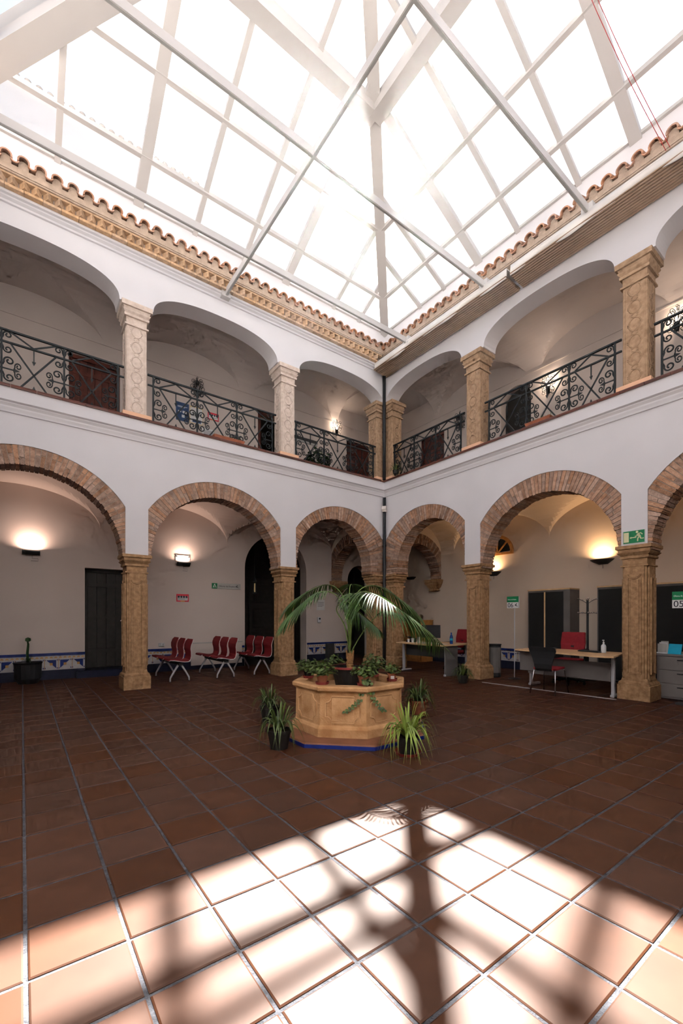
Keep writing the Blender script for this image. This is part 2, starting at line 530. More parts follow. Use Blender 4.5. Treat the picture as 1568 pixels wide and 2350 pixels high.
def build_arcade(name, frame, piers, bays, u_start, u_end, centres, narcs, label, sills):
    mb = MB()
    ribbon(mb, wall_line(piers, bays, u_start, u_end, ZCAP), 4.88, 0.0, TH)
    ribbon(mb, upper_line(centres, u_start, u_end), 8.12, 0.0, TH + 0.02)
    wall = mb.build(name, M['plaster'], mat=frame)
    tag(wall, label, 'wall', kind='structure')
    for bay, n in zip(bays, narcs):
        if n: brick_arch(wall, bay[0], bay[1], bay[2], ZCAP, 0.014, TH, n)
    u0, u1 = (u_start, u_end)
    MB().extrude_u([(0.02, 4.53), (-0.025, 4.535), (-0.03, 4.56), (-0.045, 4.60), (-0.045, 4.625), (-0.075, 4.66), (-0.075, 4.675), (-0.115, 4.69), (-0.115, 4.885), (0.02, 4.885)], u0, u1 if name == 'wall_left' else u1).build('string_course', M['plaster'], wall)
    MB().extrude_u([(0.02, 7.80), (-0.03, 7.81), (-0.035, 7.84), (-0.075, 7.865), (-0.08, 7.885), (-0.12, 7.895), (-0.12, 7.935), (0.02, 7.935)], u0, u1).build('cornice_moulding', M['plaster'], wall)
    n = int((sills[1] - sills[0]) / 0.335)
    for i in range(n):
        a = sills[0] + i * 0.335
        pr = [(-0.145, 4.885), (-0.15, 4.90), (-0.145, 4.925), (-0.12, 4.94), (0.30, 4.94), (0.30, 4.885)]
        MB().extrude_u(pr, a + 0.003, a + 0.332).build('sill_tile', M['sill'], wall)
    return wall

wl = build_arcade('wall_left', ML, L_PIERS, L_BAYS, -1.90, XR + TH, [-1.48, 1.69, 4.86, 8.03], (66, 66, 56),
                  'white plastered arcade wall with brick arches, side with the red chairs', (-1.48, 7.80))
wr = build_arcade('wall_right', MR, R_PIERS, R_BAYS, -YL, 0.8, [-8.76, -5.735, -2.68, 0.37], (56, 66, 66),
                  'white plastered arcade wall with brick arches, side with the desks', (-8.53, 0.37))
# the two sides behind the camera, out of the picture
def far_side(name, frame, u0, u1, label):
    mb = MB()
    mb.box(u0, u1, 0, TH, 3.75, 4.95)
    mb.box(u0, u1, 0, TH, 7.40, 8.4)
    for u in (u0 + 0.2, u0 + (u1 - u0) / 3, u0 + 2 * (u1 - u0) / 3, u1 - 0.2):
        mb.box(u - 0.2, u + 0.2, 0, TH, 0, 3.75)
        mb.box(u - 0.2, u + 0.2, 0, TH, 4.95, 7.40)
    o = mb.build(name, M['plaster'], mat=frame)
    tag(o, label, 'wall', kind='structure')
far_side('wall_front', T(0, Y0, 0) @ RZ(PI), -8.2, 1.9, 'white courtyard wall on piers beside the viewer')
far_side('wall_near', T(X0, 0, 0) @ RZ(PI / 2), -0.77, 8.93, 'white courtyard wall on piers behind the viewer')

# ------------------------------------------------------------------ gallery back walls
def arch_top(a, b, zs, zc, n=24):
    cx, hw = (a + b) / 2, (b - a) / 2
    return [(cx - hw * math.cos(PI * i / n), zs + (zc - zs) * math.sin(PI * i / n)) for i in range(n + 1)]

def back_wall(name, frame, u0, u1, zlo, zhi, ops, label, m):
    line = [(u0, zlo)]
    for op in ops:
        a, b = op[0], op[1]
        line.append((a, zlo))
        if len(op) == 3: line += [(a, op[2]), (b, op[2])]
        else: line += arch_top(a, b, op[2], op[3])
        line.append((b, zlo))
    line.append((u1, zlo))
    mb = MB()
    ribbon(mb, line, zhi, 0.0, 0.35)
    o = mb.build(name, m, mat=frame)
    tag(o, label, 'wall', kind='structure')
    return o

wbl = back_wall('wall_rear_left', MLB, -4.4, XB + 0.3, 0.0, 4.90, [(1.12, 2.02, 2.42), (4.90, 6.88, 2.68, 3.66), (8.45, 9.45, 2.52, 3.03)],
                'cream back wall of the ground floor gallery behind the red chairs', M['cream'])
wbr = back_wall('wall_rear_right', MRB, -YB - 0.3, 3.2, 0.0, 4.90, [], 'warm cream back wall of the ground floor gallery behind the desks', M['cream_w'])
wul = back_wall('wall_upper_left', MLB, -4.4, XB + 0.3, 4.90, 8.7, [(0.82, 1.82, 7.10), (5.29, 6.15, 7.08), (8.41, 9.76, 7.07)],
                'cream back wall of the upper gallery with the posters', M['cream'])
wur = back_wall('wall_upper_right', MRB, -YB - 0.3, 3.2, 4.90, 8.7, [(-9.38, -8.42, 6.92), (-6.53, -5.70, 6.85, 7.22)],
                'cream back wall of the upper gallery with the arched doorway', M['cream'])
# room shells behind the openings, their lack of light put into a near-black colour
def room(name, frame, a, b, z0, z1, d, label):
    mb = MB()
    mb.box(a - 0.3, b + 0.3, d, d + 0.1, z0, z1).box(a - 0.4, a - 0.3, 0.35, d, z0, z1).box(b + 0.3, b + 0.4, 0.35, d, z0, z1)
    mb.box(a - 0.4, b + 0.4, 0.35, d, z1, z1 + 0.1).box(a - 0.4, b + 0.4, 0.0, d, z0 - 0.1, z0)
    tag(mb.build(name, M['blackwood_roomdark'], mat=frame), label, 'room', kind='structure')
room('wall_room_1', MLB, 1.12, 2.02, 0, 2.7, 1.6, 'dark room seen through the ground floor doorway')
room('wall_room_2', MLB, 4.90, 6.88, 0, 3.9, 2.6, 'dark entrance passage behind the big arched opening')
room('wall_room_3', MLB, 8.45, 9.45, 0, 3.3, 1.3, 'dark lobby behind the small arched niche')
room('wall_room_4', MLB, 5.29, 6.15, 4.9, 7.4, 1.8, 'dark upstairs office seen through the open door')
room('wall_room_5', MRB, -6.53, -5.70, 4.9, 7.5, 1.2, 'dark passage behind the upstairs arched doorway')
# end walls and upper floors
eb = MB().box(-4.4, -4.2, -3.2, 11.35, 0, 8.7)
tag(eb.build('wall_end_left', M['cream']), 'cream wall closing the far gallery end', 'wall', kind='structure')
eb = MB().box(-4.4, 10.4, -3.4, -3.2, 0, 8.7)
tag(eb.build('wall_end_near', M['cream']), 'cream wall closing the gallery behind the viewer', 'wall', kind='structure')
fb = MB().box(-4.2, XB, YL + 0.3, YB, 4.72, 4.90).box(XR + 0.3, XB, -3.2, YL + 0.3, 4.72, 4.90)
tag(fb.build('floor_upper', M['sill']), 'dark upper gallery floor slab', 'floor', kind='structure')
fb = MB().box(-4.2, X0 - TH, -3.2, YL + 0.3, 4.6, 4.9).box(X0 - TH, XR + 0.3, -3.2, Y0 - TH, 4.6, 4.9)
tag(fb.build('floor_upper_near', M['cream']), 'upper gallery floor slab behind the viewer', 'floor', kind='structure')

# ------------------------------------------------------------------ vaults
def vault(name, frame, u0, u1, v0, v1, tips, strip, zs, rise, label, m, nu=170, nv=26):
    def z_of(u, v):
        t = (v - (v0 + v1) / 2) / ((v1 - v0) / 2)
        zb = zs + rise * math.sqrt(max(0, 1 - t * t)) * 0.98
        zc = zs
        for a, b in zip(tips[:-1], tips[1:]):
            if a <= u <= b:
                q = (u - (a + b) / 2) / ((b - a) / 2 - strip)
                zc = zs + rise * 0.97 * math.sqrt(max(0, 1 - q * q))
        return max(zb, zc)
    us = sorted(set([u0 + (u1 - u0) * i / nu for i in range(nu + 1)] + [t for t in tips if u0 < t < u1]))
    vv = [v0 + (v1 - v0) * (0.5 - 0.5 * math.cos(PI * j / nv)) for j in range(nv + 1)]
    vs = [(u, v, z_of(u, v)) for u in us for v in vv]
    k = len(vv)
    fs = [(i * k + j, i * k + j + 1, (i + 1) * k + j + 1, (i + 1) * k + j) for i in range(len(us) - 1) for j in range(k - 1)]
    o = MB().add(vs, fs).build(name, m, mat=frame)
    tag(o, label, 'ceiling', kind='structure')
    return o
DL, DR = YB - YL, XB - XR
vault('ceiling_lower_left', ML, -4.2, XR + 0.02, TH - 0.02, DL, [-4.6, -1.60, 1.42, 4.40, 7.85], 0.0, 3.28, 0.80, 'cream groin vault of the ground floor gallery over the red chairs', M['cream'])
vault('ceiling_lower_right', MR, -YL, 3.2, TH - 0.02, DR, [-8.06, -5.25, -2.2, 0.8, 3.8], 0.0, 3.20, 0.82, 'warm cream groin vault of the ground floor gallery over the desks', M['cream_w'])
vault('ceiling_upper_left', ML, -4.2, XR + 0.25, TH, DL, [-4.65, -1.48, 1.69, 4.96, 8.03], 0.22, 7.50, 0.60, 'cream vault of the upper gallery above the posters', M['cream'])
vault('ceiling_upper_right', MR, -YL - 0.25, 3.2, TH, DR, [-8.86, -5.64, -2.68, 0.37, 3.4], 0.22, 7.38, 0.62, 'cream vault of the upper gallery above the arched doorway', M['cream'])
cb = MB().box(XR, XB, YL, YB, 4.05, 4.15)
tag(cb.build('ceiling_lower_corner', M['cream']), 'flat cream ceiling over the ground floor gallery corner', 'ceiling', kind='structure')
cb = MB().box(XR + 0.2, XB, YL + 0.2, YB, 8.0, 8.1)
tag(cb.build('ceiling_upper_corner', M['cream']), 'flat cream ceiling over the upper gallery corner', 'ceiling', kind='structure')
rb = MB().box(-4.4, XB + 0.4, YL + 0.28, YB + 0.4, 8.62, 8.72).box(XR + 0.28, XB + 0.4, -3.4, YL + 0.28, 8.62, 8.72)
rb.box(-4.4, X0 - 0.25, -3.4, YL + 0.28, 8.62, 8.72).box(X0 - 0.25, XR + 0.28, -3.4, Y0 - 0.25, 8.62, 8.72)
tag(rb.build('roof_slab', M['tilemortar']), 'flat roof over the galleries around the skylight', 'roof', kind='structure')
# thin ledge lines where the upper vaults start
t1 = MB().box(-4.2, XB, -0.025, 0.0, 7.475, 7.50).build('trim_1', M['cream'], mat=MLB)
tag(t1, 'thin plaster ledge under the upper vault over the posters', 'trim', kind='structure')
t2 = MB().box(-YB, 3.2, -0.025, 0.0, 7.355, 7.38).build('trim_2', M['cream'], mat=MRB)
tag(t2, 'thin plaster ledge under the upper vault over the arched doorway', 'trim', kind='structure')
# cross arches in the gallery corner
def cross_arch(name, frame, a, b, label):
    mb = MB()
    cx, r = (a + b) / 2 + 0.0, (b - a) / 2 - 0.02
    o = (cx, 2.50, r + 0.30)
    line = []
    for i in range(41):
        u = a + (b - a) * i / 40
        line.append((u, outer_z(u, o)))
    ribbon(mb, line, 4.08, 0.0, 0.38)
    wq = mb.build(name, M['cream_w'], mat=frame)
    tag(wq, label, 'wall', kind='structure')
    brick_arch(wq, (a, b), (cx, 2.50, r), o, 2.46, -0.005, 0.385, 44)
    return wq
cross_arch('wall_cross_left', T(XR, 0, 0) @ RZ(-PI / 2), -YB + 0.02, -YL - TH + 0.03, 'brick cross arch from the corner pier to the wall behind the palm')
cross_arch('wall_cross_right', T(0, YL, 0), XR + TH - 0.03, XB - 0.02, 'brick cross arch above the desk in the corner')
def corbel(frame, label):
    mb = MB().rect_profile(-0.19, 0.19, -0.02, 0.20, [(2.12, -0.05), (2.14, -0.02), (2.18, -0.05), (2.22, -0.02), (2.30, 0.02), (2.36, 0.06), (2.37, 0.05), (2.42, 0.07), (2.46, 0.07)])
    tag(mb.build('stone_corbel', M['stone'], mat=frame), label, 'corbel', 'stone corbels of the cross arches')
corbel(T(XR + 0.19, YB - 0.19, 0), 'stone corbel on the wall behind the palm crown')
corbel(T(XB - 0.19, YL + 0.19, 0) @ RZ(-PI / 2), 'stone corbel above the corner desk')

# ------------------------------------------------------------------ columns
def medallion_mesh(m):
    mb = MB()
    mb.tube([(0.083 * math.cos(2 * PI * i / 24), 0, 0.10 * math.sin(2 * PI * i / 24)) for i in range(25)], 0.011, 5)
    for s_ in (-1, 1):
        for k in (-0.012, 0.012):
            mb.bar((s_ * 0.07, 0, k * 1.2 + 0.0), (s_ * 0.105, 0, k * 1.2), 0.008, 0.012)
        mb.tube([(s_ * 0.045, 0, 0.125), (0, 0, 0.105), (-s_ * 0.045, 0, 0.125)] if s_ > 0 else [(0.045, 0, -0.125), (0, 0, -0.105), (-0.045, 0, -0.125)], 0.007, 5)
    return mb.mesh('medallion', m, True)
MED = {k: medallion_mesh(M[k]) for k in ('stone_up', 'stone_tan')}

LOW_PROF_BASE = [(0.0, 0.065), (0.235, 0.065), (0.237, 0.05), (0.25, 0.055), (0.275, 0.050), (0.30, 0.022), (0.34, 0.012), (0.345, 0.006)]
LOW_PROF_CAP = [(2.12, 0.0), (2.125, 0.03), (2.15, 0.03), (2.155, 0.004), (2.25, 0.008), (2.255, 0.034), (2.29, 0.04), (2.295, 0.022), (2.33, 0.055), (2.35, 0.072), (2.355, 0.054), (2.395, 0.058), (2.41, 0.085), (2.46, 0.085)]
OLD_CAP = [(2.12, 0.0), (2.125, 0.022), (2.15, 0.022), (2.155, 0.004), (2.26, 0.010), (2.27, 0.028), (2.305, 0.034), (2.31, 0.022), (2.345, 0.05), (2.36, 0.058), (2.365, 0.048), (2.40, 0.052), (2.42, 0.068), (2.46, 0.068)]
def panel_relief(parent, face, hw, m, z0=0.42, z1=1.98):
    """moulded frame with a hollow top on one column face; face is a 4x4 placing x-z plane on the face"""
    mb = MB()
    w0 = hw - 0.055
    for s_ in (-1, 1):
        mb.bar((s_ * w0, -0.006, z0), (s_ * w0, -0.006, z1 - 0.04), 0.022, 0.03)
        mb.bar((s_ * (w0 - 0.03), -0.002, z0 + 0.03), (s_ * (w0 - 0.03), -0.002, z1 - 0.07), 0.010, 0.014)
    mb.bar((-w0, -0.004, z0), (w0, -0.004, z0), 0.02, 0.02)
    arc = [(w0 * math.cos(PI + PI * i / 12), -0.004, z1 + 0.02 + w0 * 0.75 * math.sin(PI + PI * i / 12)) for i in range(13)]
    mb.tube(arc, 0.011, 5)
    arc = [(w0 * 0.8 * math.cos(PI + PI * i / 12), -0.003, z1 + 0.02 + w0 * 0.55 * math.sin(PI + PI * i / 12)) for i in range(13)]
    mb.tube(arc, 0.007, 5)
    mb.build('panel_moulding', m, parent, mat=face)

def lower_column(frame, uc, label, group='carved stone columns of the ground floor', rects=None, faces=True):
    root = empty('stone_column', frame @ T(uc, 0, 0))
    tag(root, label, 'column', group)
    rects = rects or [(-0.165, 0.165, 0.025, 0.375)]
    b, s_, c = MB(), MB(), MB()
    for (x0, x1, y0, y1) in rects:
        b.rect_profile(x0, x1, y0, y1, LOW_PROF_BASE)
        c.rect_profile(x0, x1, y0, y1, LOW_PROF_CAP)
        s_.rect_profile(x0, x1, y0, y1, [(0.29, 0.0), (2.13, 0.0)])
        e = 0.022
        s_.rect_profile(x0 + 0.03, x1 - 0.03, y0 - e, y1 + e, [(0.29, 0.0), (2.13, 0.0)])
        s_.rect_profile(x0 - e, x1 + e, y0 + 0.045, y1 - 0.045, [(0.29, 0.0), (2.13, 0.0)])
    b.build('base', M['stone'], root, bevel=0.006)
    s_.build('shaft', M['stone'], root, bevel=0.004)
    c.build('capital', M['stone'], root)
    if faces:
        for (x0, x1, y0, y1) in rects:
            panel_relief(root, T((x0 + x1) / 2, y0 - 0.022, 0), (x1 - x0) / 2 - 0.02, M['stone'])
            for s2 in (-1, 1):
                panel_relief(root, T((x1 + 0.022) if s2 > 0 else (x0 - 0.022), (y0 + y1) / 2, 0) @ RZ(s2 * PI / 2), (y1 - y0) / 2 - 0.03, M['stone'])
    return root

UP_PROF_CAP = [(6.62, 0.0), (6.622, 0.03), (6.65, 0.03), (6.652, 0.0), (6.775, 0.004), (6.777, 0.036), (6.815, 0.042), (6.817, 0.016), (6.86, 0.052), (6.885, 0.062), (6.887, 0.040), (6.93, 0.058), (6.935, 0.088), (7.02, 0.088)]
def upper_column(frame, uc, label, meds=True, rects=None, group='carved stone columns of the upper gallery', sm='stone_up'):
    root = empty('gallery_column', frame @ T(uc, 0, 0))
    tag(root, label, 'column', group)
    rects = rects or [(-0.17, 0.17, 0.02, 0.36)]
    p, s_, c = MB(), MB(), MB()
    for (x0, x1, y0, y1) in rects:
        p.rect_profile(x0, x1, y0, y1, [(4.94, 0.075), (5.035, 0.075)])
        s_.rect_profile(x0, x1, y0, y1, [(5.035, 0.0), (6.63, 0.0)])
        c.rect_profile(x0, x1, y0, y1, UP_PROF_CAP)
    p.build('plinth', M['salmon'], root, bevel=0.006)
    s_.build('shaft', M[sm], root, bevel=0.012)
    c.build('capital', M[sm], root)
    bd = MB()
    for (x0, x1, y0, y1) in rects:
        for xx in (x0 + 0.03, x1 - 0.03):
            bd.box(xx - 0.008, xx + 0.008, y0 - 0.008, y0 + 0.01, 5.06, 6.60)
        for xs in (x0, x1):
            for yy in (y0 + 0.03, y1 - 0.03):
                bd.box(xs - 0.008, xs + 0.008, yy - 0.008, yy + 0.008, 5.06, 6.60)
    bd.build('edge_fillet', M[sm], root)
    if meds:
        for (x0, x1, y0, y1) in rects:
            for k in range(6):
                z = 5.16 + k * 0.275
                link('medallion', MED[sm], root, mat=T((x0 + x1) / 2, y0 - 0.001, z))
                for xs in ((x0, -1), (x1, 1)):
                    link('medallion', MED[sm], root, mat=T(xs[0], (y0 + y1) / 2, z) @ RZ(PI / 2))
    return root

lower_column(ML, 1.6925, 'carved stone column with the dark doorway just behind it')
lower_column(ML, 4.8575, 'carved stone column between the red chairs and the palm')
lower_column(MR, -5.735, 'carved stone column with the drooping potted plant at its foot')
lower_column(MR, -2.6825, 'carved stone column under the green exit sign')
lower_column(ML, XR - 0.0, 'stone corner pier behind the black downpipe', rects=[(-0.32, 0.37, 0.025, 0.375), (0.025, 0.375, -0.34, 0.37)], faces=False)
upper_column(ML, 1.69, 'pale upper column standing over the dark doorway column')
upper_column(ML, 4.86, 'pale upper column beside the lit upstairs office door')
upper_column(MR, -5.735, 'tan upper column between the lantern and the arched doorway', sm='stone_tan')
upper_column(MR, -2.68, 'tan upper column standing over the exit sign', sm='stone_tan')
upper_column(ML, XR, 'upper corner column behind the black downpipe', rects=[(-0.26, 0.36, 0.02, 0.36), (0.02, 0.36, -0.28, 0.36)], sm='stone_tan')

# ------------------------------------------------------------------ tiled eaves
def half_tube(r_in, r_out, a0, a1, length, slope, n=10, taper=0.9):
    """curved clay tile; x across, y back, z up"""
    rings = []
    for k in range(2):
        y = length * k
        z = slope * length * k
        q = 1.0 if k == 0 else taper
        ring = [(r_out * q * math.cos(a0 + (a1 - a0) * i / n), y, z + r_out * q * math.sin(a0 + (a1 - a0) * i / n)) for i in range(n + 1)]
        ring += [(r_in * q * math.cos(a1 + (a0 - a1) * i / n), y, z + r_in * q * math.sin(a1 + (a0 - a1) * i / n)) for i in range(n + 1)]
        rings.append(ring)
    return MB().loft(rings)
cover_me = half_tube(0.058, 0.080, -0.25, PI + 0.25, 0.42, 0.36).mesh('cover_tile', M['rooftile'], False)
pan_me = half_tube(0.040, 0.058, PI + 0.15, 2 * PI - 0.15, 0.40, 0.36).mesh('pan_tile', M['rooftile'], False)
PT = 0.2165
def eave(frame, u0, u1, label, bricks=True, zoff=0.0):
    root = empty('tiled_eave', frame @ T(0, 0, zoff))
    tag(root, label, 'eave', 'tiled eaves around the skylight')
    n = int((u1 - u0) / PT)
    mort = MB()
    for i in range(n):
        u = u0 + (i + 0.5) * PT
        jz, jv = random.uniform(-0.006, 0.006), random.uniform(-0.015, 0.01)
        o = link('roof_tile', cover_me, root, mat=T(u, -0.34 + jv, 8.29 + jz) @ RZ(random.uniform(-0.03, 0.03)))
        link('pan_tile', pan_me, root, mat=T(u + PT / 2, -0.33 + jv, 8.285 + jz))
        arc = [(u + 0.063 * math.cos(PI * k / 8), 8.29 + 0.060 * math.sin(PI * k / 8)) for k in range(9)] + [(u - 0.075, 8.14), (u + 0.075, 8.14)]
        mort.box(u + 0.06, u + PT - 0.06, -0.272, 0.10, 8.14, 8.235)
        mort.prism(arc, -0.275, 0.10)
    mort.box(u0, u1, -0.26, 0.10, 8.115, 8.175)
    mort.build('mortar_bed', M['tilemortar'], root)
    if bricks:
        # flat course, then saw-tooth course
        L, nb = 0.245, int((u1 - u0) / 0.245)
        fb = MB().box(0.003, L - 0.003, -0.20, 0.0, 7.937, 7.977).mesh('course_brick', M['ebrick'])
        for i in range(nb):
            link('course_brick', fb, root, loc=(u0 + i * L, random.uniform(-.006, .004), 0))
        per = 0.152
        a = per * 0.5
        tb = MB().prism([(-a, 0.03), (0.0, -0.105), (a, 0.03), (0.0, 0.12)], 7.980, 8.085, 'z').mesh('sawtooth_brick', M['ebrick'])
        for i in range(int((u1 - u0) / per)):
            link('sawtooth_brick', tb, root, loc=(u0 + (i + 0.5) * per, -0.155, random.uniform(-.003, .003)))
        MB().box(u0, u1, -0.14, 0.02, 7.975, 8.09).build('brick_backing', M['mortar'], root)
        MB().box(u0, u1, -0.235, 0.02, 8.087, 8.117).build('top_course', M['ebrick'], root)
    return root
eave(ML, -0.95, XR - 0.30, 'tiled eave with saw-tooth brick cornice over the poster gallery')
eave(MR, -YL + 0.05, 0.6, 'tiled eave above the brown retracted awning', bricks=False)

# ------------------------------------------------------------------ curb and glass roof
CV = 0.13
cx0, cx1, cy0, cy1 = X0 - CV, XR + CV, Y0 - CV, YL + CV
ZB, KS = 9.03, 0.48
cu = MB()
cu.box(cx0 - 0.2, cx1 + 0.2, cy1, cy1 + 0.2, 8.05, ZB).box(cx1, cx1 + 0.2, cy0 - 0.2, cy1 + 0.2, 8.05, ZB)
cu.box(cx0 - 0.2, cx1 + 0.2, cy0 - 0.2, cy0, 8.05, ZB).box(cx0 - 0.2, cx0, cy0 - 0.2, cy1 + 0.2, 8.05, ZB)
tag(cu.build('wall_curb', M['plaster']), 'white plastered curb carrying the glass roof', 'wall', kind='structure')
eo = MB().box(X0 - 0.3, XR, Y0 - 0.3, Y0 + 0.32, 8.1, 8.35).box(X0 - 0.3, X0 + 0.32, Y0, YL - 0.33, 8.1, 8.35)
tag(eo.build('trim_eave_near', M['tilemortar']), 'eaves on the two courtyard sides behind the viewer', 'trim', kind='structure')

roof = empty('skylight')
tag(roof, 'pyramid skylight of white steel bars and clear glass panes', 'skylight')
HW = min((cy1 - cy0) / 2, (cx1 - cx0) / 2)
HW2 = HW
def slope_pt(side, a, wd, dz=0.0):
    """a: coordinate along the eave, wd: plan distance inwards"""
    z = ZB + KS * wd + dz
    return {'L': Vector((a, cy1 - wd, z)), 'R': Vector((cx1 - wd, a, z)), 'F': Vector((a, cy0 + wd, z)), 'N': Vector((cx0 + wd, a, z))}[side]
def beam(name, p, q, wdt, dep, m=None, parent=None, up=Vector((0, 0, 1))):
    p, q = Vector(p), Vector(q)
    t = (q - p).normalized()
    s_ = t.cross(up).normalized()
    n = s_.cross(t).normalized()
    s_, n = s_ * wdt / 2, n * dep / 2
    vs = [p - s_ - n, p + s_ - n, p + s_ + n, p - s_ + n, q - s_ - n, q + s_ - n, q + s_ + n, q - s_ + n]
    return MB().add(vs, [(0, 3, 2, 1), (4, 5, 6, 7), (0, 1, 5, 4), (1, 2, 6, 5), (2, 3, 7, 6), (3, 0, 4, 7)]).build(name, m or M['white_steel'], parent or roof)
ROWS = [0.0, 0.65, 1.617, 2.833, HW]
SIDE = {'L': (cx0, cx1, [0.484, 1.743, 2.783, 3.837, 4.85, 6.20, 7.0]),
        'R': (cy0, cy1, [7.35, 6.60, 5.654, 4.741, 3.576, 2.701, 1.6, 0.6]),
        'F': (cx0, cx1, [0.484, 1.743, 2.783, 3.837, 4.85, 6.07]),
        'N': (cy0, cy1, [6.60, 5.654, 4.741, 3.576, 2.701, 1.6])}
THICK = {'L': (4.85, 1.743), 'R': (2.701, 5.654), 'F': (), 'N': ()}
for sd_, (a0, a1, raf) in SIDE.items():
    for a in raf:
        reach = min(a - a0, a1 - a, HW)
        thick = a in THICK[sd_]
        wq = 0.17 if thick else 0.09
        beam('rafter', slope_pt(sd_, a, -0.05, -0.02), slope_pt(sd_, a, reach, -0.02), wq, 0.10 if thick else 0.07)
    for k, wd in enumerate(ROWS[1:-1]):
        b0, b1 = a0 + wd, a1 - wd
        big = k == 2
        beam('ring_beam' if big else 'purlin', slope_pt(sd_, b0, wd, -0.03 - (0.004 if sd_ in 'RN' else 0)), slope_pt(sd_, b1, wd, -0.03 - (0.004 if sd_ in 'RN' else 0)), 0.25 if big else 0.085, 0.24 if big else 0.07)
    # panes: each cell between rows and rafters, cut by the hips
    marks = sorted([a0] + list(raf) + [a1])
    for k in range(len(ROWS) - 1):
        w0, w1 = ROWS[k], ROWS[k + 1]
        for p, q in zip(marks[:-1], marks[1:]):
            poly = []
            lo0, hi0, lo1, hi1 = a0 + w0, a1 - w0, a0 + w1, a1 - w1
            # clip the cell against the trapezoid a0+w..a1-w
            def clip(poly, f):
                res = []
                for i in range(len(poly)):
                    A, B = poly[i], poly[(i + 1) % len(poly)]
                    fa, fb = f(A), f(B)
                    if fa >= 0: res.append(A)
                    if (fa > 0 > fb) or (fa < 0 < fb):
                        t = fa / (fa - fb)
                        res.append((A[0] + (B[0] - A[0]) * t, A[1] + (B[1] - A[1]) * t))
                return res
            poly = [(p + 0.012, w0 + 0.012), (q - 0.012, w0 + 0.012), (q - 0.012, w1 - 0.012), (p + 0.012, w1 - 0.012)]
            poly = clip(poly, lambda P: P[0] - (a0 + P[1]) - 0.015)
            if len(poly) > 2: poly = clip(poly, lambda P: (a1 - P[1]) - P[0] - 0.015)
            if len(poly) < 3: continue
            up_ = [slope_pt(sd_, P[0], P[1], 0.016) for P in poly]
            n = len(poly)
            MB().add(up_, [tuple(range(n))]).build('glass_pane', M['glass'], roof)
for (hx, hy, sx, sy) in ((cx1, cy1, -1, -1), (cx0, cy1, 1, -1), (cx1, cy0, -1, 1), (cx0, cy0, 1, 1)):
    big = hx == cx0 and hy == cy1
    beam('hip_rafter', (hx, hy, ZB - 0.02), (hx + sx * HW2, hy + sy * HW2, ZB + KS * HW2 - 0.02), 0.34 if big else 0.21, 0.34 if big else 0.14)
RA, RB = ((cx0 + HW, cy0 + HW), (cx1 - HW, cy1 - HW))
beam('ridge_beam', (RA[0], RA[1], ZB + KS * HW), (RB[0], RB[1] + 0.02, ZB + KS * HW), 0.12, 0.14)
for k, (p, q) in enumerate((((cx0, cy1), (cx1, cy1)), ((cx1, cy0), (cx1, cy1)), ((cx0, cy0), (cx1, cy0)), ((cx0, cy0), (cx0, cy1)))):
    beam('eave_plate', (p[0], p[1], ZB), (q[0], q[1], ZB), 0.10, 0.05)

# tie beams crossing the court
ZT = 7.93
def tie(p, q, label):
    o = empty('tie_beam')
    tag(o, label, 'beam', 'white steel tie beams under the skylight')
    beam('steel_section', p, q, 0.05, 0.12, parent=o)
    p, q = Vector(p), Vector(q)
    t = (q - p).normalized()
    s_ = t.cross(Vector((0, 0, 1)))
    beam('underside_shade_strip', p - Vector((0, 0, 0.063)), q - Vector((0, 0, 0.063)), 0.03, 0.008, M['greyshelf'], o)  # grey strip standing in for the beam's shaded underside
    for e in (p, q):
        MB().box(-0.09, 0.09, -0.09, 0.09, -0.09, 0.07).build('end_plate', M['white_steel'], o, loc=tuple(e))
    return o
tie((X0 + 0.1, 7.28, ZT), (XR - 0.38, 7.28, ZT), 'white tie beam running closest along the saw-tooth cornice')
tie((X0 + 0.1, 5.14, ZT), (XR - 0.38, 5.14, ZT), 'middle of the three parallel white tie beams')
tie((X0 + 0.1, 3.19, ZT), (XR - 0.38, 3.19, ZT), 'white tie beam landing on the eave above the exit sign side')
tie((3.335, Y0 + 0.1, ZT - 0.005), (3.335, YL - 0.06, ZT - 0.005), 'white tie beam crossing the three parallel ones')

# building beyond the glass on the poster side
xb = empty('neighbour_building', T(0, 12.6, 0))
tag(xb, 'whitewashed outer wall with tiled top seen through the skylight', 'building')
MB().box(-9, 4.3, 0, 0.4, 8.7, 13.85).build('wall', M['extwall'], xb)
pale_me = half_tube(0.062, 0.078, -0.25, PI + 0.25, 0.42, 0.36).mesh('roof_tile', M['paletile'])
for i in range(60):
    u = -8.9 + i * 0.22
    link('roof_tile', pale_me, xb, mat=T(u, -0.12, 13.90))
MB().box(-9, 4.3, -0.1, 0.4, 13.82, 13.9).build('coping', M['extwall'], xb)

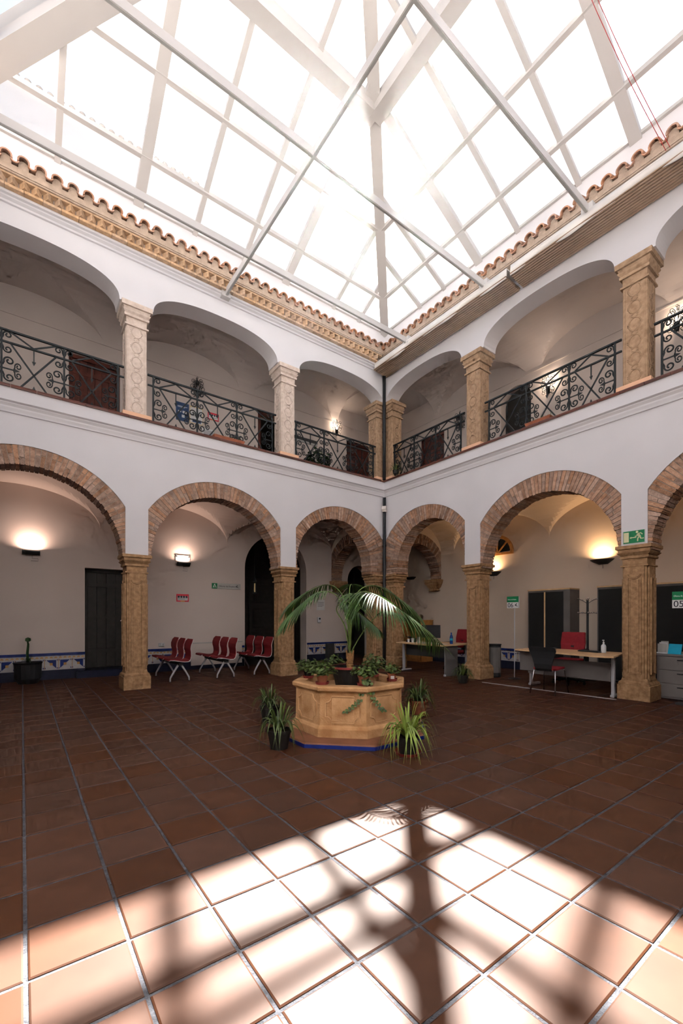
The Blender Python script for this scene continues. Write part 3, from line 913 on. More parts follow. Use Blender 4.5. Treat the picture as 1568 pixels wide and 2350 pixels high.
# ------------------------------------------------------------------ retracted awning under the eave on the desk side
def awning(u0, u1, label):
    root = empty('retracted_awning', MR)
    tag(root, label, 'awning', 'brown slatted awnings under the eave')
    n = 9
    for i in range(n):
        v = -0.05 - i * 0.050
        z = 7.70 - 0.010 * math.sin(i / (n - 1) * PI) + 0.004 * i
        MB().tube([(u0, v, z), (u1, v, z)], 0.024, 8).build('slat', M['awning'], root)
    MB().box(u0, u1, -0.50, 0.0, 7.725, 7.74).build('backing_sheet', M['awning'], root)
    # wavy white edge
    N = max(8, int((u1 - u0) / 0.05))
    vs, fs = [], []
    for i in range(N + 1):
        u = u0 + (u1 - u0) * i / N
        wv = 0.045 * math.sin(u * 4.3) + 0.025 * math.sin(u * 7.9 + 1) + 0.02
        vs += [(u, -0.49 + wv * 0.5, 7.70 + wv), (u, -0.47, 7.90), (u, -0.46, 7.90), (u, -0.475 + wv * 0.5, 7.70 + wv)]
    for i in range(N):
        for q in range(4):
            fs.append((4 * i + q, 4 * i + (q + 1) % 4, 4 * i + 4 + (q + 1) % 4, 4 * i + 4 + q))
    MB().add(vs, fs).build('valance', M['awning_white'], root, smooth=True)
    MB().box(u0, u1, -0.47, 0.0, 7.88, 7.90).build('top_sheet', M['awning_white'], root)
awning(-8.40, -4.62, 'brown slatted awning roll beside the downpipe corner')
awning(-4.54, 0.3, 'brown slatted awning roll over the exit sign side')

# downpipe in the corner
dp = empty('downpipe', T(XR - 0.075, YL - 0.075, 0))
tag(dp, 'black downpipe running down the courtyard corner', 'pipe')
MB().tube([(0, 0, 0.02), (0, 0, 4.50)], 0.042, 12).build('lower_pipe', M['pipe'], dp, smooth=True)
MB().tube([(-0.05, -0.05, 4.95), (-0.05, -0.05, 7.72)], 0.042, 12).build('upper_pipe', M['pipe'], dp, smooth=True)
for z in (1.2, 3.2, 6.2):
    MB().lathe([(0.05, z), (0.05, z + 0.03)], *( (0, 0) if z < 4.6 else (-0.05, -0.05)), n=12).build('bracket', M['pipe'], dp)
mbk = MB()
for i in range(5):
    a = i * 1.3
    mbk.box(-0.06 + 0.02 * math.cos(a), 0.05 + 0.02 * math.sin(a), -0.065, 0.05, 4.12 + 0.028 * i, 4.155 + 0.028 * i)
tag(mbk.build('cloth_wrap', M['awning_white'], mat=T(XR - 0.085, YL - 0.085, 0) @ RZ(0.5)), 'pale cloth tied round the downpipe below the string course', 'cloth')

# red cables rising from the eave
for k in range(2):
    p = [(XR - 0.42 + 0.0 * i, 2.12 - 0.06 * k + 0.0, 7.99) for i in (0,)]
    pts = [Vector((XR - 0.42, 2.14 - 0.05 * k, 7.98)).lerp(Vector((XR - 3.6, 2.66 - 0.05 * k, 10.35)), t / 12) - Vector((0, 0, 0.25 * math.sin(PI * t / 12))) for t in range(13)]
    tag(MB().tube(pts, 0.004, 5).build('red_cable', M['redwire']), 'thin red cable rising from the eave to the skylight, ' + ('nearer the courtyard corner' if k == 0 else 'nearer the viewer'), 'cable', 'red cables at the eave')

# ------------------------------------------------------------------ balcony railings
def scroll_pts(s=1.0, turns=1.35, n=18):
    """C-scroll: stem from (0,0) sweeping up and curling in; x-z plane"""
    pts = []
    for i in range(6):
        t = i / 5
        pts.append((0.012 * t, 0, 0.0 + 0.03 * t))
    cx_, cz_, r0 = 0.052, 0.045, 0.042
    for i in range(n + 1):
        t = i / n
        a = PI - t * turns * 2 * PI * 0.9
        r = r0 * (1 - 0.72 * t)
        pts.append((cx_ + r * math.cos(a), 0, cz_ + r * math.sin(a)))
    return [(x * s, y, z * s) for x, y, z in pts]
def scroll_mesh(s, r):
    return MB().tube(scroll_pts(s), r, 5).mesh('scroll', M['iron'], True)
SCR = scroll_mesh(1.35, 0.011)
SCR2 = scroll_mesh(1.6, 0.012)
def arrow_mesh(L):
    mb = MB().bar((0, 0, 0), (0, 0, L), 0.018, 0.012)
    mb.prism([(-0.026, L - 0.002), (0.0, L + 0.06), (0.026, L - 0.002)], -0.006, 0.006)
    return mb.mesh('arrow', M['iron'])
ARW_D, ARW_U, ARW_H = arrow_mesh(0.20), arrow_mesh(0.075), arrow_mesh(0.17)
ZR0, ZR1, ZR2 = 4.935, 5.665, 5.865
def flip(sx=1, sz=1):
    m = Matrix.Identity(4); m[0][0] = sx; m[2][2] = sz
    return m
def railing(frame, us, first_up, label, v=0.06):
    root = empty('balcony_railing', frame @ T(0, v, 0))
    tag(root, label, 'railing', 'black wrought iron balcony railings')
    e0, e1 = us[0] - 0.10, us[-1] + 0.10
    MB().box(e0, e1, -0.018, 0.018, ZR2 - 0.028, ZR2).build('top_rail', M['iron'], root)
    MB().box(e0, e1, -0.014, 0.014, ZR1 - 0.013, ZR1 + 0.013).build('lower_rail', M['iron'], root)
    zc = 5.245
    for i, u in enumerate(us):
        MB().box(u - 0.014, u + 0.014, -0.012, 0.012, ZR0, ZR2 - 0.02).build('post', M['iron'], root)
        sides = [s_ for s_ in (-1, 1) if not (i == 0 and s_ < 0) and not (i == len(us) - 1 and s_ > 0)]
        for s_ in sides:
            # between the rails, below the rail, and the cross-shaped cluster
            link('scroll', SCR, root, mat=T(u + s_ * 0.008, 0, ZR1 + 0.055) @ flip(s_, 1))
            link('scroll', SCR, root, mat=T(u + s_ * 0.008, 0, ZR1 - 0.05) @ flip(s_, -1))
            for sz in (1, -1):
                link('scroll', SCR2, root, mat=T(u + s_ * 0.012, 0, zc + sz * 0.055) @ flip(s_, sz))
                link('scroll', SCR, root, mat=T(u + s_ * 0.155, 0, zc + sz * 0.01) @ RY(s_ * 0.0) @ flip(s_ * -0.2 + s_ * 1.0, sz))
            link('arrow', ARW_H, root, mat=T(u, 0, zc) @ RY(s_ * PI / 2))
    for i, (a, b) in enumerate(zip(us[:-1], us[1:])):
        c, W = (a + b) / 2, b - a
        top = (i % 2 == 0) == first_up
        pk, ft = (ZR2 - 0.03, ZR1 + 0.015) if top else (ZR1 + 0.015, ZR2 - 0.03)
        for s_ in (-1, 1):
            MB().bar((c, 0, pk), (c + s_ * W * 0.36, 0, ft), 0.022, 0.014).build('zigzag_bar', M['iron'], root)
            MB().bar((c + s_ * W * 0.37, 0, ZR1), (c - s_ * W * 0.27, 0, ZR0), 0.024, 0.014).build('diagonal_bar', M['iron'], root)
        link('arrow', ARW_D, root, mat=T(c, 0, ZR1) @ flip(1, -1))
        link('arrow', ARW_U, root, mat=T(c, 0, ZR0))
    return root
railing(ML, [-1.09, -0.255, 0.574, 1.387], True, 'wrought iron railing in front of the dark red upstairs door')
railing(ML, [1.985, 2.81, 3.645, 4.475], True, 'wrought iron railing in front of the posters')
railing(ML, [5.09, 5.88, 6.69, 7.45], True, 'wrought iron railing under the lit lantern beside the downpipe')
railing(MR, [-8.20, -7.50, -6.81, -6.08], True, 'wrought iron railing beside the downpipe with a plant at its foot')
railing(MR, [-5.36, -4.53, -3.72, -2.98], True, 'wrought iron railing in front of the upstairs arched doorway')
railing(MR, [-2.33, -1.5, -0.7, 0.1], True, 'wrought iron railing past the column over the exit sign')

# ------------------------------------------------------------------ doors and windows
def plank_door(name, frame, a, b, z0, z1, v, m, label, planks=6, frame_m=None):
    root = empty(name, frame)
    tag(root, label, 'door', kind='structure')
    f = MB().box(a, a + 0.07, v - 0.04, v + 0.06, z0, z1).box(b - 0.07, b, v - 0.04, v + 0.06, z0, z1).box(a, b, v - 0.04, v + 0.06, z1 - 0.08, z1)
    f.build('door_frame', frame_m or m, root)
    wd = (b - a - 0.14) / planks
    MB().box(a + 0.02, b - 0.02, v + 0.035, v + 0.055, z0, z1 - 0.02).build('back_board', M['blackwood_roomdark'], root)
    for i in range(planks):
        x = a + 0.07 + i * wd
        MB().box(x + 0.003, x + wd - 0.003, v, v + 0.035, z0 + 0.02, z1 - 0.08).build('plank', m, root, bevel=0.004)
    for z in (z0 + 0.35, (z0 + z1) / 2, z1 - 0.4):
        MB().box(a + 0.08, b - 0.08, v - 0.012, v, z, z + 0.09).build('ledge', m, root)
    MB().lathe([(0.012, 0), (0.022, 0.015), (0.022, 0.04), (0.0, 0.05)], n=10).build('knob', M['chrome'], root, mat=T(b - 0.14, v, (z0 + z1) / 2 - 0.05) @ RX(PI / 2))
    return root
plank_door('door_1', MLB, 0.82, 1.82, 4.9, 7.10, 0.10, M['darkwood'], 'dark red wooden door on the upper gallery')
plank_door('door_2', MLB, 8.41, 9.76, 4.9, 7.07, 0.10, M['darkwood'], 'wide brown wooden door upstairs near the downpipe', 8)
plank_door('door_3', MRB, -9.38, -8.42, 4.9, 6.92, 0.10, M['darkwood'], 'brown upstairs door seen past the corner plant')
# ground floor doorway with a dark leaf and frame
plank_door('door_4', MLB, 1.12, 2.02, 0.16, 2.42, 0.24, M['blackwood_roomdark'], 'dark ground floor door beside the column', 4)
st = MB().box(0.95, 2.2, -0.16, 0.3, 0.0, 0.155)
tag(st.build('door_step', M['darkskirt'], mat=MLB), 'blue tiled step below the dark ground floor door', 'step', kind='structure')
# open office door upstairs with a lit lamp inside
dr = empty('door_5', MLB)
tag(dr, 'open upstairs office doorway with red frame', 'door', kind='structure')
MB().box(5.29, 5.36, -0.03, 0.12, 4.9, 7.08).box(6.08, 6.15, -0.03, 0.12, 4.9, 7.08).box(5.29, 6.15, -0.03, 0.12, 7.0, 7.08).build('door_frame', M['darkwood'], dr)
lp = empty('office_lamp', MLB @ T(5.70, 0.85, 0))
tag(lp, 'yellow glowing lamp inside the open upstairs office', 'lamp')
MB().box(-0.22, 0.24, -0.10, 0.10, 6.30, 6.38).build('shade', M['lampyellow'], lp, bevel=0.02)
MB().tube([(0, 0, 6.38), (0, 0, 7.3)], 0.01, 6).build('rod', M['black'], lp)
# arched upstairs doorway leaf
ad = empty('door_6', MRB)
tag(ad, 'dark arched upstairs doorway with half open leaf', 'door', kind='structure')
mb = MB(); mb.prism([(-6.53, 4.9)] + arch_top(-6.53, -5.70, 6.85, 7.22, 16) + [(-5.70, 4.9)], 0.22, 0.27)
mb.build('door_leaf', M['blackwood_roomdark'], ad)
# lunette window over the desk side
lw_ = empty('window_1', MRB @ T(-6.62, 0, 3.02))
tag(lw_, 'half round wooden fan window on the desk side wall', 'window', kind='structure')
ring = []
for r0, r1 in ((0.38, 0.46),):
    mb = MB()
    N = 20
    mb.loft([[(r * math.cos(PI * i / N), y, r * math.sin(PI * i / N)) for (r, y) in ((r0, -0.04), (r1, -0.04), (r1, 0.02), (r0, 0.02))] for i in range(N + 1)])
    mb.build('window_frame', M['orangewood'], lw_)
MB().box(-0.46, 0.46, -0.045, 0.02, -0.06, 0.0).build('window_sill', M['orangewood'], lw_)
for a in (PI / 4, PI / 2, 3 * PI / 4):
    MB().bar((0.03 * math.cos(a), -0.02, 0.0), (0.39 * math.cos(a), -0.02, 0.39 * math.sin(a)), 0.035, 0.04).build('muntin', M['orangewood'], lw_)
for k in range(4):
    a0, a1 = k * PI / 4 + 0.06, (k + 1) * PI / 4 - 0.06
    mb = MB().prism([(0.06 * math.cos((a0 + a1) / 2), 0.06 * math.sin((a0 + a1) / 2))] + [(0.375 * math.cos(a0 + (a1 - a0) * i / 6), 0.375 * math.sin(a0 + (a1 - a0) * i / 6)) for i in range(7)], -0.012, -0.004)
    mb.build('pane', M['darkpane'], lw_)
# entrance door deep in the passage, with its own fanlight bars
dd = empty('door_7', MLB)
tag(dd, 'black panelled entrance door deep in the arched passage', 'door', kind='structure')
for i in range(2):
    MB().box(5.0 + i * 0.9, 5.88 + i * 0.9, 1.9, 1.96, 0.0, 2.6).build('door_leaf', M['blackwood_roomdark'], dd, bevel=0.01)
    for z in (0.25, 1.0, 1.8):
        MB().box(5.12 + i * 0.9, 5.76 + i * 0.9, 1.87, 1.9, z, z + 0.6).build('panel', M['blackwood_roomdark'], dd, bevel=0.01)
lt = empty('passage_lantern', MLB @ T(5.62, 0.9, 2.05))
tag(lt, 'small dim lantern hanging in the dark arched passage', 'lantern')
for a in range(4):
    MB().box(-0.005, 0.005, -0.005, 0.005, 0, 0.36).build('bar', M['iron'], lt, loc=(0.06 * math.cos(a * PI / 2), 0.06 * math.sin(a * PI / 2), 0))
MB().lathe([(0.02, -0.03), (0.075, 0.0), (0.075, 0.02)], n=8).build('base', M['iron'], lt)
MB().lathe([(0.08, 0.36), (0.03, 0.45), (0.01, 0.5), (0.006, 1.6)], n=8).build('roof', M['iron'], lt)
M['dimlamp'] = pm('dim_lantern_glow', (0.8, 0.6, 0.3), 0.5, 0, 5, emit=(1.0, 0.75, 0.35), estr=0.12)
MB().lathe([(0.02, 0.04), (0.028, 0.1), (0.02, 0.3)], n=8).build('bulb', M['dimlamp'], lt)

# ------------------------------------------------------------------ tiled dados
def dado(name, frame, a, b, label, ztop=0.56, plain=None):
    root = empty(name, frame)
    tag(root, label, 'dado', kind='structure')
    MB().box(a, b, -0.018, 0.0, 0.0, 0.20).build('skirting', M['darkskirt'], root)
    MB().box(a, b, -0.012, 0.0, 0.20, ztop).build('tile_bed', M['whitetile'], root)
    MB().box(a, b, -0.028, 0.0, ztop - 0.055, ztop).build('cap_tile', M['bluetile'], root)
    n = max(1, int(round((b - a) / 0.245)))
    w_ = (b - a) / n
    z0, z1 = 0.205, 0.445
    for i in range(n):
        u = a + i * w_
        t = MB().box(u + 0.003, u + w_ - 0.003, -0.020, -0.010, z0, z1).build('wall_tile', M['whitetile'], root)
        cx_, cz_ = u + w_ / 2, (z0 + z1) / 2
        h_, q = 0.088, 0.026
        # pyramid pattern printed on the tile: two blue and two pale wedges, ochre heart, blue side strips
        pr = MB()
        pr.prism([(cx_ - h_, cz_ + h_), (cx_ - q, cz_ + q), (cx_ + q, cz_ + q), (cx_ + h_, cz_ + h_)], -0.0215, -0.019)
        sgn = 1 if i % 2 == 0 else -1
        pr.prism([(cx_ + sgn * h_, cz_ - h_), (cx_ + sgn * q, cz_ - q), (cx_ + sgn * q, cz_ + q), (cx_ + sgn * h_, cz_ + h_)], -0.0215, -0.019)
        for s_ in (-1, 1):
            for zz in (-0.10, 0.07):
                pr.prism([(cx_ + s_ * 0.100, cz_ + zz), (cx_ + s_ * 0.116, cz_ + zz), (cx_ + s_ * 0.116, cz_ + zz + 0.03), (cx_ + s_ * 0.100, cz_ + zz + 0.03)], -0.0215, -0.019)
        pr.build('blue_print', M['bluetile'], t)
        MB().box(cx_ - q, cx_ + q, -0.0218, -0.019, cz_ - q, cz_ + q).box(cx_ - 0.122, cx_ - 0.112, -0.0216, -0.019, z0 + 0.01, z1 - 0.01).build('ochre_print', M['ochretile'], t)
        bd = MB()
        for k in range(3):
            uu = u + (k + 0.5) * w_ / 3
            bd.prism([(uu - 0.033, z1 + 0.006), (uu + 0.033, z1 + 0.006), (uu + 0.02, z1 + 0.03), (uu, z1 + 0.042), (uu - 0.02, z1 + 0.03)], -0.017, -0.010)
        bd.build('border_tile', M['ochretile'], root)
    return root
dado('trim_dado_1', MLB, -1.6, 1.12, 'blue and white tiled dado beside the dark ground floor door')
dado('trim_dado_2', MLB, 2.05, 4.88, 'blue and white tiled dado behind the red chairs')
dado('trim_dado_3', MLB, 6.90, 8.42, 'blue and white tiled dado behind the palm')
dado('trim_dado_4', MRB, -9.5, -5.8, 'blue and white tiled dado behind the number six sign', 0.52)
tag(MB().box(7.55, 7.78, -0.20, -0.03, 0.0, 0.52).build('waste_bin', M['darkgrey'], mat=MLB, bevel=0.01), 'dark grey bin standing against the dado behind the palm', 'bin')

# ------------------------------------------------------------------ uplight sconces
def area(name, parent, loc, rot, size, energy, colr):
    d = bpy.data.lights.new(name, 'AREA')
    d.shape = 'RECTANGLE'
    d.size, d.size_y = size
    d.energy = energy
    d.color = colr
    d.spread = PI * 0.9
    o = bpy.data.objects.new(name, d)
    col.objects.link(o)
    o.parent = parent
    o.location = loc
    o.rotation_euler = rot
    return o
def sconce_box(frame, u, z, label, energy, colr, glass=False):
    root = empty('wall_uplight', frame @ T(u, 0, z))
    tag(root, label, 'sconce', 'lit wall uplights')
    hw = 0.15
    mb = MB()
    # open-topped wedge tray
    mb.loft([[(-hw, -0.005, -0.05), (hw, -0.005, -0.05), (hw, -0.11, -0.06), (-hw, -0.11, -0.06)],
             [(-hw, -0.005, 0.01), (hw, -0.005, 0.01), (hw, -0.17, 0.0), (-hw, -0.17, 0.0)]])
    mb.build('tray', M['black'], root)
    mb = MB().box(-hw, hw, -0.175, -0.165, 0.0, 0.022).box(-hw, -hw + 0.01, -0.17, 0, 0.0, 0.03).box(hw - 0.01, hw, -0.17, 0, 0.0, 0.03)
    mb.build('rim', M['black'], root)
    MB().tube([(-0.10, -0.07, 0.022), (0.10, -0.07, 0.022)], 0.010, 8).build('lamp_tube', M['bulb'], root)
    if glass:
        MB().box(-hw + 0.02, hw - 0.02, -0.02, -0.01, 0.02, 0.17).build('reflector', M['shellwhite'], root)
        MB().box(-hw - 0.02, -hw + 0.02, -0.03, 0, 0.0, 0.20).box(hw - 0.02, hw + 0.02, -0.03, 0, 0, 0.2).box(-hw - 0.02, hw + 0.02, -0.03, 0, 0.17, 0.21).build('reflector_frame', M['cream'], root)
    MB().tube([(0.02, -0.01, -0.05), (0.02, -0.01, -0.12), (0.12, -0.01, -0.12), (0.12, -0.01, -0.17), (0.0, -0.01, -0.17)], 0.004, 4).build('wire', M['black'], root)
    area('uplight_lamp', root, (0, -0.125, 0.06), (PI - 0.16, 0, 0), (0.22, 0.08), energy, colr)
    return root
def sconce_bowl(frame, u, z, label, energy, colr):
    root = empty('wall_uplight', frame @ T(u, 0, z))
    tag(root, label, 'sconce', 'lit wall uplights')
    hw = 0.24
    N = 16
    top = [(hw * math.cos(PI + PI * i / N), -0.19 * abs(math.sin(PI * i / N)) ** 0.7, 0.03) for i in range(N + 1)]
    mid = [(x * 0.8, y * 0.8, -0.01) for x, y, z_ in top]
    bot = [(x * 0.35 + 0.02, y * 0.45, -0.075) for x, y, z_ in top]
    mb = MB().loft([bot, mid, top, [(x * 0.94, y * 0.92, 0.03) for x, y, z_ in top], [(x * 0.75, y * 0.75, 0.0) for x, y, z_ in top]])
    mb.build('bowl', M['black'], root, smooth=False)
    MB().tube([(-0.10, -0.08, 0.02), (0.10, -0.08, 0.02)], 0.010, 8).build('lamp_tube', M['bulbwarm'], root)
    MB().tube([(0.01, -0.01, -0.07), (0.01, -0.01, -0.16)], 0.004, 4).build('wire', M['black'], root)
    area('uplight_lamp', root, (0, -0.125, 0.06), (PI - 0.16, 0, 0), (0.26, 0.08), energy, colr)
    return root
PINK, WARM = (1.0, 0.70, 0.56), (1.0, 0.62, 0.32)
sconce_box(MLB, 0.155, 2.665, 'lit black box uplight left of the dark ground floor door', 16, PINK)
sconce_box(MLB, 3.23, 2.66, 'lit uplight with pale reflector above the red notice', 13, PINK, True)
sconce_bowl(MRB, -4.07, 2.54, 'lit black bowl uplight above the coat stand', 17, WARM)
sconce_bowl(MRB, -6.75, 2.50, 'lit black bowl uplight under the fan window', 15, WARM)
sconce_bowl(MRB, -1.5, 2.54, 'lit black bowl uplight beyond the exit sign column', 17, WARM)
un = empty('wall_uplight', MRB @ T(-9.75, 0, 2.60))
tag(un, 'unlit dark uplight in the gallery corner above the desk', 'sconce')
MB().loft([[(-0.10, 0, -0.05), (0.10, 0, -0.05), (0.10, -0.08, -0.05), (-0.10, -0.08, -0.05)], [(-0.2, 0, 0.02), (0.2, 0, 0.02), (0.2, -0.16, 0.02), (-0.2, -0.16, 0.02)]]).build('tray', M['black'], un)

# ------------------------------------------------------------------ wrought iron lanterns upstairs
SCL = MB().tube(scroll_pts(1.5), 0.006, 4).mesh('scroll', M['iron'], True)
def iron_lantern(frame, u, z, label, lit, energy=9):
    root = empty('iron_lantern', frame @ T(u, -0.12, z))
    tag(root, label, 'lantern', 'wrought iron wall lanterns')
    MB().tube([(0, 0.12, -0.12), (0, 0, -0.14), (0, 0, -0.02)], 0.010, 6).build('bracket', M['iron'], root)
    MB().lathe([(0.012, -0.20), (0.03, -0.16), (0.05, -0.05), (0.055, -0.03)], n=10).build('cup', M['iron'], root)
    for k in range(6):
        a = k * PI / 3
        for (dz, rr, sc_) in ((-0.20, 0.05, 1.0), (-0.05, 0.07, 1.15), (0.10, 0.05, 1.0)):
            link('scroll', SCL, root, mat=RZ(a) @ T(rr * 0.5, 0, dz) @ Matrix.Scale(sc_, 4))
        MB().tube([(0.055 * math.cos(a), 0.055 * math.sin(a), -0.03), (0.095 * math.cos(a), 0.095 * math.sin(a), 0.06), (0.04 * math.cos(a), 0.04 * math.sin(a), 0.18), (0, 0, 0.22)], 0.004, 4).build('cage_bar', M['iron'], root)
    MB().tube([(0, 0, 0.22), (0.0, 0, 0.26), (0.02, 0, 0.29), (0, 0, 0.31), (-0.02, 0, 0.29), (0, 0, 0.265)], 0.006, 5).build('finial', M['iron'], root)
    MB().lathe([(0.006, -0.03), (0.022, 0.0), (0.028, 0.04), (0.016, 0.08), (0.0, 0.10)], n=10).build('bulb', M['bulb'] if lit else M['clearplastic'], root, smooth=True)
    if lit:
        d = bpy.data.lights.new('lantern_light', 'POINT')
        d.energy = energy; d.color = (1.0, 0.78, 0.6); d.shadow_soft_size = 0.03
        o = bpy.data.objects.new('lantern_light', d); col.objects.link(o); o.parent = root; o.location = (0, -0.02, 0.13)
    return root
iron_lantern(MLB, 3.568, 7.10, 'unlit wrought iron lantern above the blue poster', False)
iron_lantern(MLB, 7.93, 7.24, 'lit wrought iron lantern upstairs near the downpipe', True, 20)
iron_lantern(MRB, -5.21, 6.80, 'lit wrought iron lantern beside the upstairs arched doorway', True, 26)
iron_lantern(MRB, -7.75, 6.88, 'unlit wrought iron lantern behind the railing by the tan column', False)
iron_lantern(MRB, -2.72, 6.95, 'lit wrought iron lantern at the far edge past the tan column', True, 26)

# ------------------------------------------------------------------ signs, posters and writing
def text(parent, body, size, m, loc, align='LEFT', depth=0.0015, rot=(PI / 2, 0, 0), sx=1.0):
    c = bpy.data.curves.new('lettering', 'FONT')
    c.body = body
    c.size = size
    c.align_x = align
    c.extrude = depth
    c.materials.append(m)
    o = bpy.data.objects.new('lettering', c)
    col.objects.link(o)
    o.parent = parent
    o.location = loc
    o.rotation_euler = rot
    o.scale = (sx, 1, 1)
    bpy.context.view_layer.update()
    me = bpy.data.meshes.new_from_object(o.evaluated_get(bpy.context.evaluated_depsgraph_get()))
    me.name = 'lettering'
    if not me.materials: me.materials.append(m)
    r = bpy.data.objects.new('lettering', me)
    col.objects.link(r)
    r.parent, r.location, r.rotation_euler, r.scale = parent, loc, rot, (sx, 1, 1)
    bpy.data.objects.remove(o)
    return r
# exit sign on the pier
ex = empty('exit_sign', MR @ T(-2.683, -0.004, 2.592))
tag(ex, 'green emergency exit sign with running figure above the stone column', 'sign')
MB().box(-0.155, 0.155, -0.006, 0.0, -0.105, 0.105).build('border', M['paper'], ex)
MB().box(-0.147, 0.147, -0.009, -0.005, -0.097, 0.097).build('plate', M['greensign'], ex)
MB().box(-0.140, -0.068, -0.0115, -0.008, -0.078, 0.078).build('door_symbol', M['creamsign'], ex)
MB().prism([(-0.058, -0.012), (-0.035, 0.006), (-0.035, -0.004), (0.036, -0.004), (0.036, -0.018), (-0.035, -0.018), (-0.035, -0.029)], -0.0115, -0.008).build('arrow', M['creamsign'], ex)
fg = MB()
for p, q, wd in (((0.052, 0.045), (0.085, -0.005), 0.034), ((0.052, 0.040), (0.098, 0.052), 0.014), ((0.098, 0.052), (0.120, 0.025), 0.013), ((0.050, 0.030), (0.046, 0.008), 0.013), ((0.046, 0.008), (0.016, 0.006), 0.013),
                 ((0.078, 0.0), (0.056, -0.030), 0.018), ((0.056, -0.030), (0.054, -0.075), 0.016), ((0.086, 0.0), (0.098, -0.038), 0.020), ((0.098, -0.038), (0.140, -0.036), 0.014)):
    fg.bar((p[0], -0.010, p[1]), (q[0], -0.010, q[1]), wd, 0.003)
fg.prism([(0.046 + 0.018 * math.cos(2 * PI * i / 14), 0.072 + 0.018 * math.sin(2 * PI * i / 14)) for i in range(14)], -0.0115, -0.008)
fg.build('running_figure', M['creamsign'], ex)

def small_text_lines(parent, m, x0, x1, zs, y, h=0.006):
    mb = MB()
    for k, z in enumerate(zs):
        mb.box(x0, x1 - (0.25 * (x1 - x0) if k == len(zs) - 1 else 0), y - 0.0012, y, z, z + h)
    mb.build('small_print', m, parent)

# employment office direction sign
sg = empty('office_sign', MLB @ T(4.37, -0.015, 2.15))
tag(sg, 'long grey office sign with green letter A panel beside the arched opening', 'sign')
MB().box(-0.40, 0.40, -0.008, 0.012, -0.075, 0.075).build('plate', M['greyshelf'], sg, bevel=0.004)
MB().box(-0.395, -0.255, -0.012, -0.007, -0.070, 0.070).build('green_panel', M['greensign'], sg)
la = MB().bar((-0.365, -0.0135, -0.045), (-0.325, -0.0135, 0.05), 0.014, 0.003).bar((-0.325, -0.0135, 0.05), (-0.285, -0.0135, -0.045), 0.014, 0.003).bar((-0.345, -0.0135, -0.015), (-0.325, -0.0135, -0.04), 0.010, 0.003)
la.build('letter_emblem', M['paper'], sg)
text(sg, 'Oficina de Empleo', 0.062, M['inkblack'], (-0.215, -0.009, -0.024))
pc = MB()
for p, q in (((0.27, -0.03), (0.29, 0.02)), ((0.29, 0.02), (0.31, 0.035)), ((0.29, 0.0), (0.325, -0.03)), ((0.25, 0.0), (0.285, 0.012))):
    pc.bar((p[0], -0.010, p[1]), (q[0], -0.010, q[1]), 0.014, 0.003)
pc.build('pictogram', M['inkblack'], sg)

def notice(name, frame, u0, u1, z0, z1, label, face, border, bw, lines, extra=None):
    root = empty(name, frame @ T((u0 + u1) / 2, -0.003, (z0 + z1) / 2))
    tag(root, label, 'notice')
    W, H = (u1 - u0) / 2, (z1 - z0) / 2
    MB().box(-W, W, -0.004, 0, -H, H).build('sheet', M[border], root)
    if bw: MB().box(-W + bw, W - bw, -0.006, -0.003, -H + bw * 1.2, H - bw * 1.8).build('panel', M[face], root)
    if lines:
        small_text_lines(root, M['inkblack'] if face != 'blueprint' else M['paper'], -W * 0.75, W * 0.75, [H * t for t in lines], -0.0062, H * 0.05)
    return root, W, H
rn, W, H = notice('red_notice', MLB, 3.08, 3.385, 1.715, 1.905, 'red bordered safety notice with round symbols on the ground floor wall', 'paper', 'redprint', 0.026, (-0.25, -0.38))
for k in range(4):
    mb = MB().lathe([(0.026, 0.0), (0.026, 0.003)], n=14)
    mb.build('round_symbol', M['inkblack'], rn, mat=T(-0.096 + k * 0.064, -0.006, 0.025) @ RX(PI / 2))
MB().box(-0.05, 0.05, -0.0065, -0.003, -0.088, -0.074).build('yellow_strip', M['yellowprint'], rn)
rn, W, H = notice('red_notice', MLB, 3.87, 4.165, 6.47, 6.665, 'red bordered safety notice upstairs right of the blue poster', 'paper', 'redprint', 0.026, (-0.25, -0.38))
for k in range(4):
    MB().lathe([(0.024, 0.0), (0.024, 0.003)], n=14).build('round_symbol', M['inkblack'], rn, mat=T(-0.093 + k * 0.062, -0.006, 0.03) @ RX(PI / 2))
MB().box(-0.05, 0.05, -0.0065, -0.003, -0.09, -0.076).build('yellow_strip', M['yellowprint'], rn)
bp, W, H = notice('blue_poster', MLB, 3.07, 3.39, 6.24, 6.70, 'navy blue information poster on the upper gallery wall', 'blueprint', 'blueprint', 0, (0.55, 0.45))
MB().box(-0.11, -0.03, -0.006, -0.003, -0.02, 0.02).box(0.0, 0.11, -0.006, -0.003, -0.03, 0.03).box(-0.02, 0.05, -0.006, -0.003, -0.14, -0.07).build('pale_block', M['paper'], bp)
yp, W, H = notice('framed_certificate', MLB, 3.41, 3.74, 6.26, 6.68, 'cream certificate with yellow frame beside the blue poster', 'paper', 'yellowprint', 0.008, (0.2, 0.05, -0.1))
MB().box(-0.10, 0.12, -0.0065, -0.003, -0.18, -0.10).build('blue_block', M['blueprint'], yp)
wp, W, H = notice('white_notice', MLB, 3.72, 4.05, 5.90, 6.22, 'white printed sheet low on the upper gallery wall under the red notice', 'paper', 'paper', 0, (0.6, 0.4, 0.2, 0.0, -0.2))
wp, W, H = notice('white_notice', MLB, 1.95, 2.25, 6.40, 6.80, 'white printed sheet upstairs beside the dark red door', 'paper', 'paper', 0, (0.5, 0.3, 0.1, -0.1))
MB().box(-0.03, 0.02, -0.006, -0.003, -0.16, -0.12).build('blue_mark', M['blueprint'], wp)
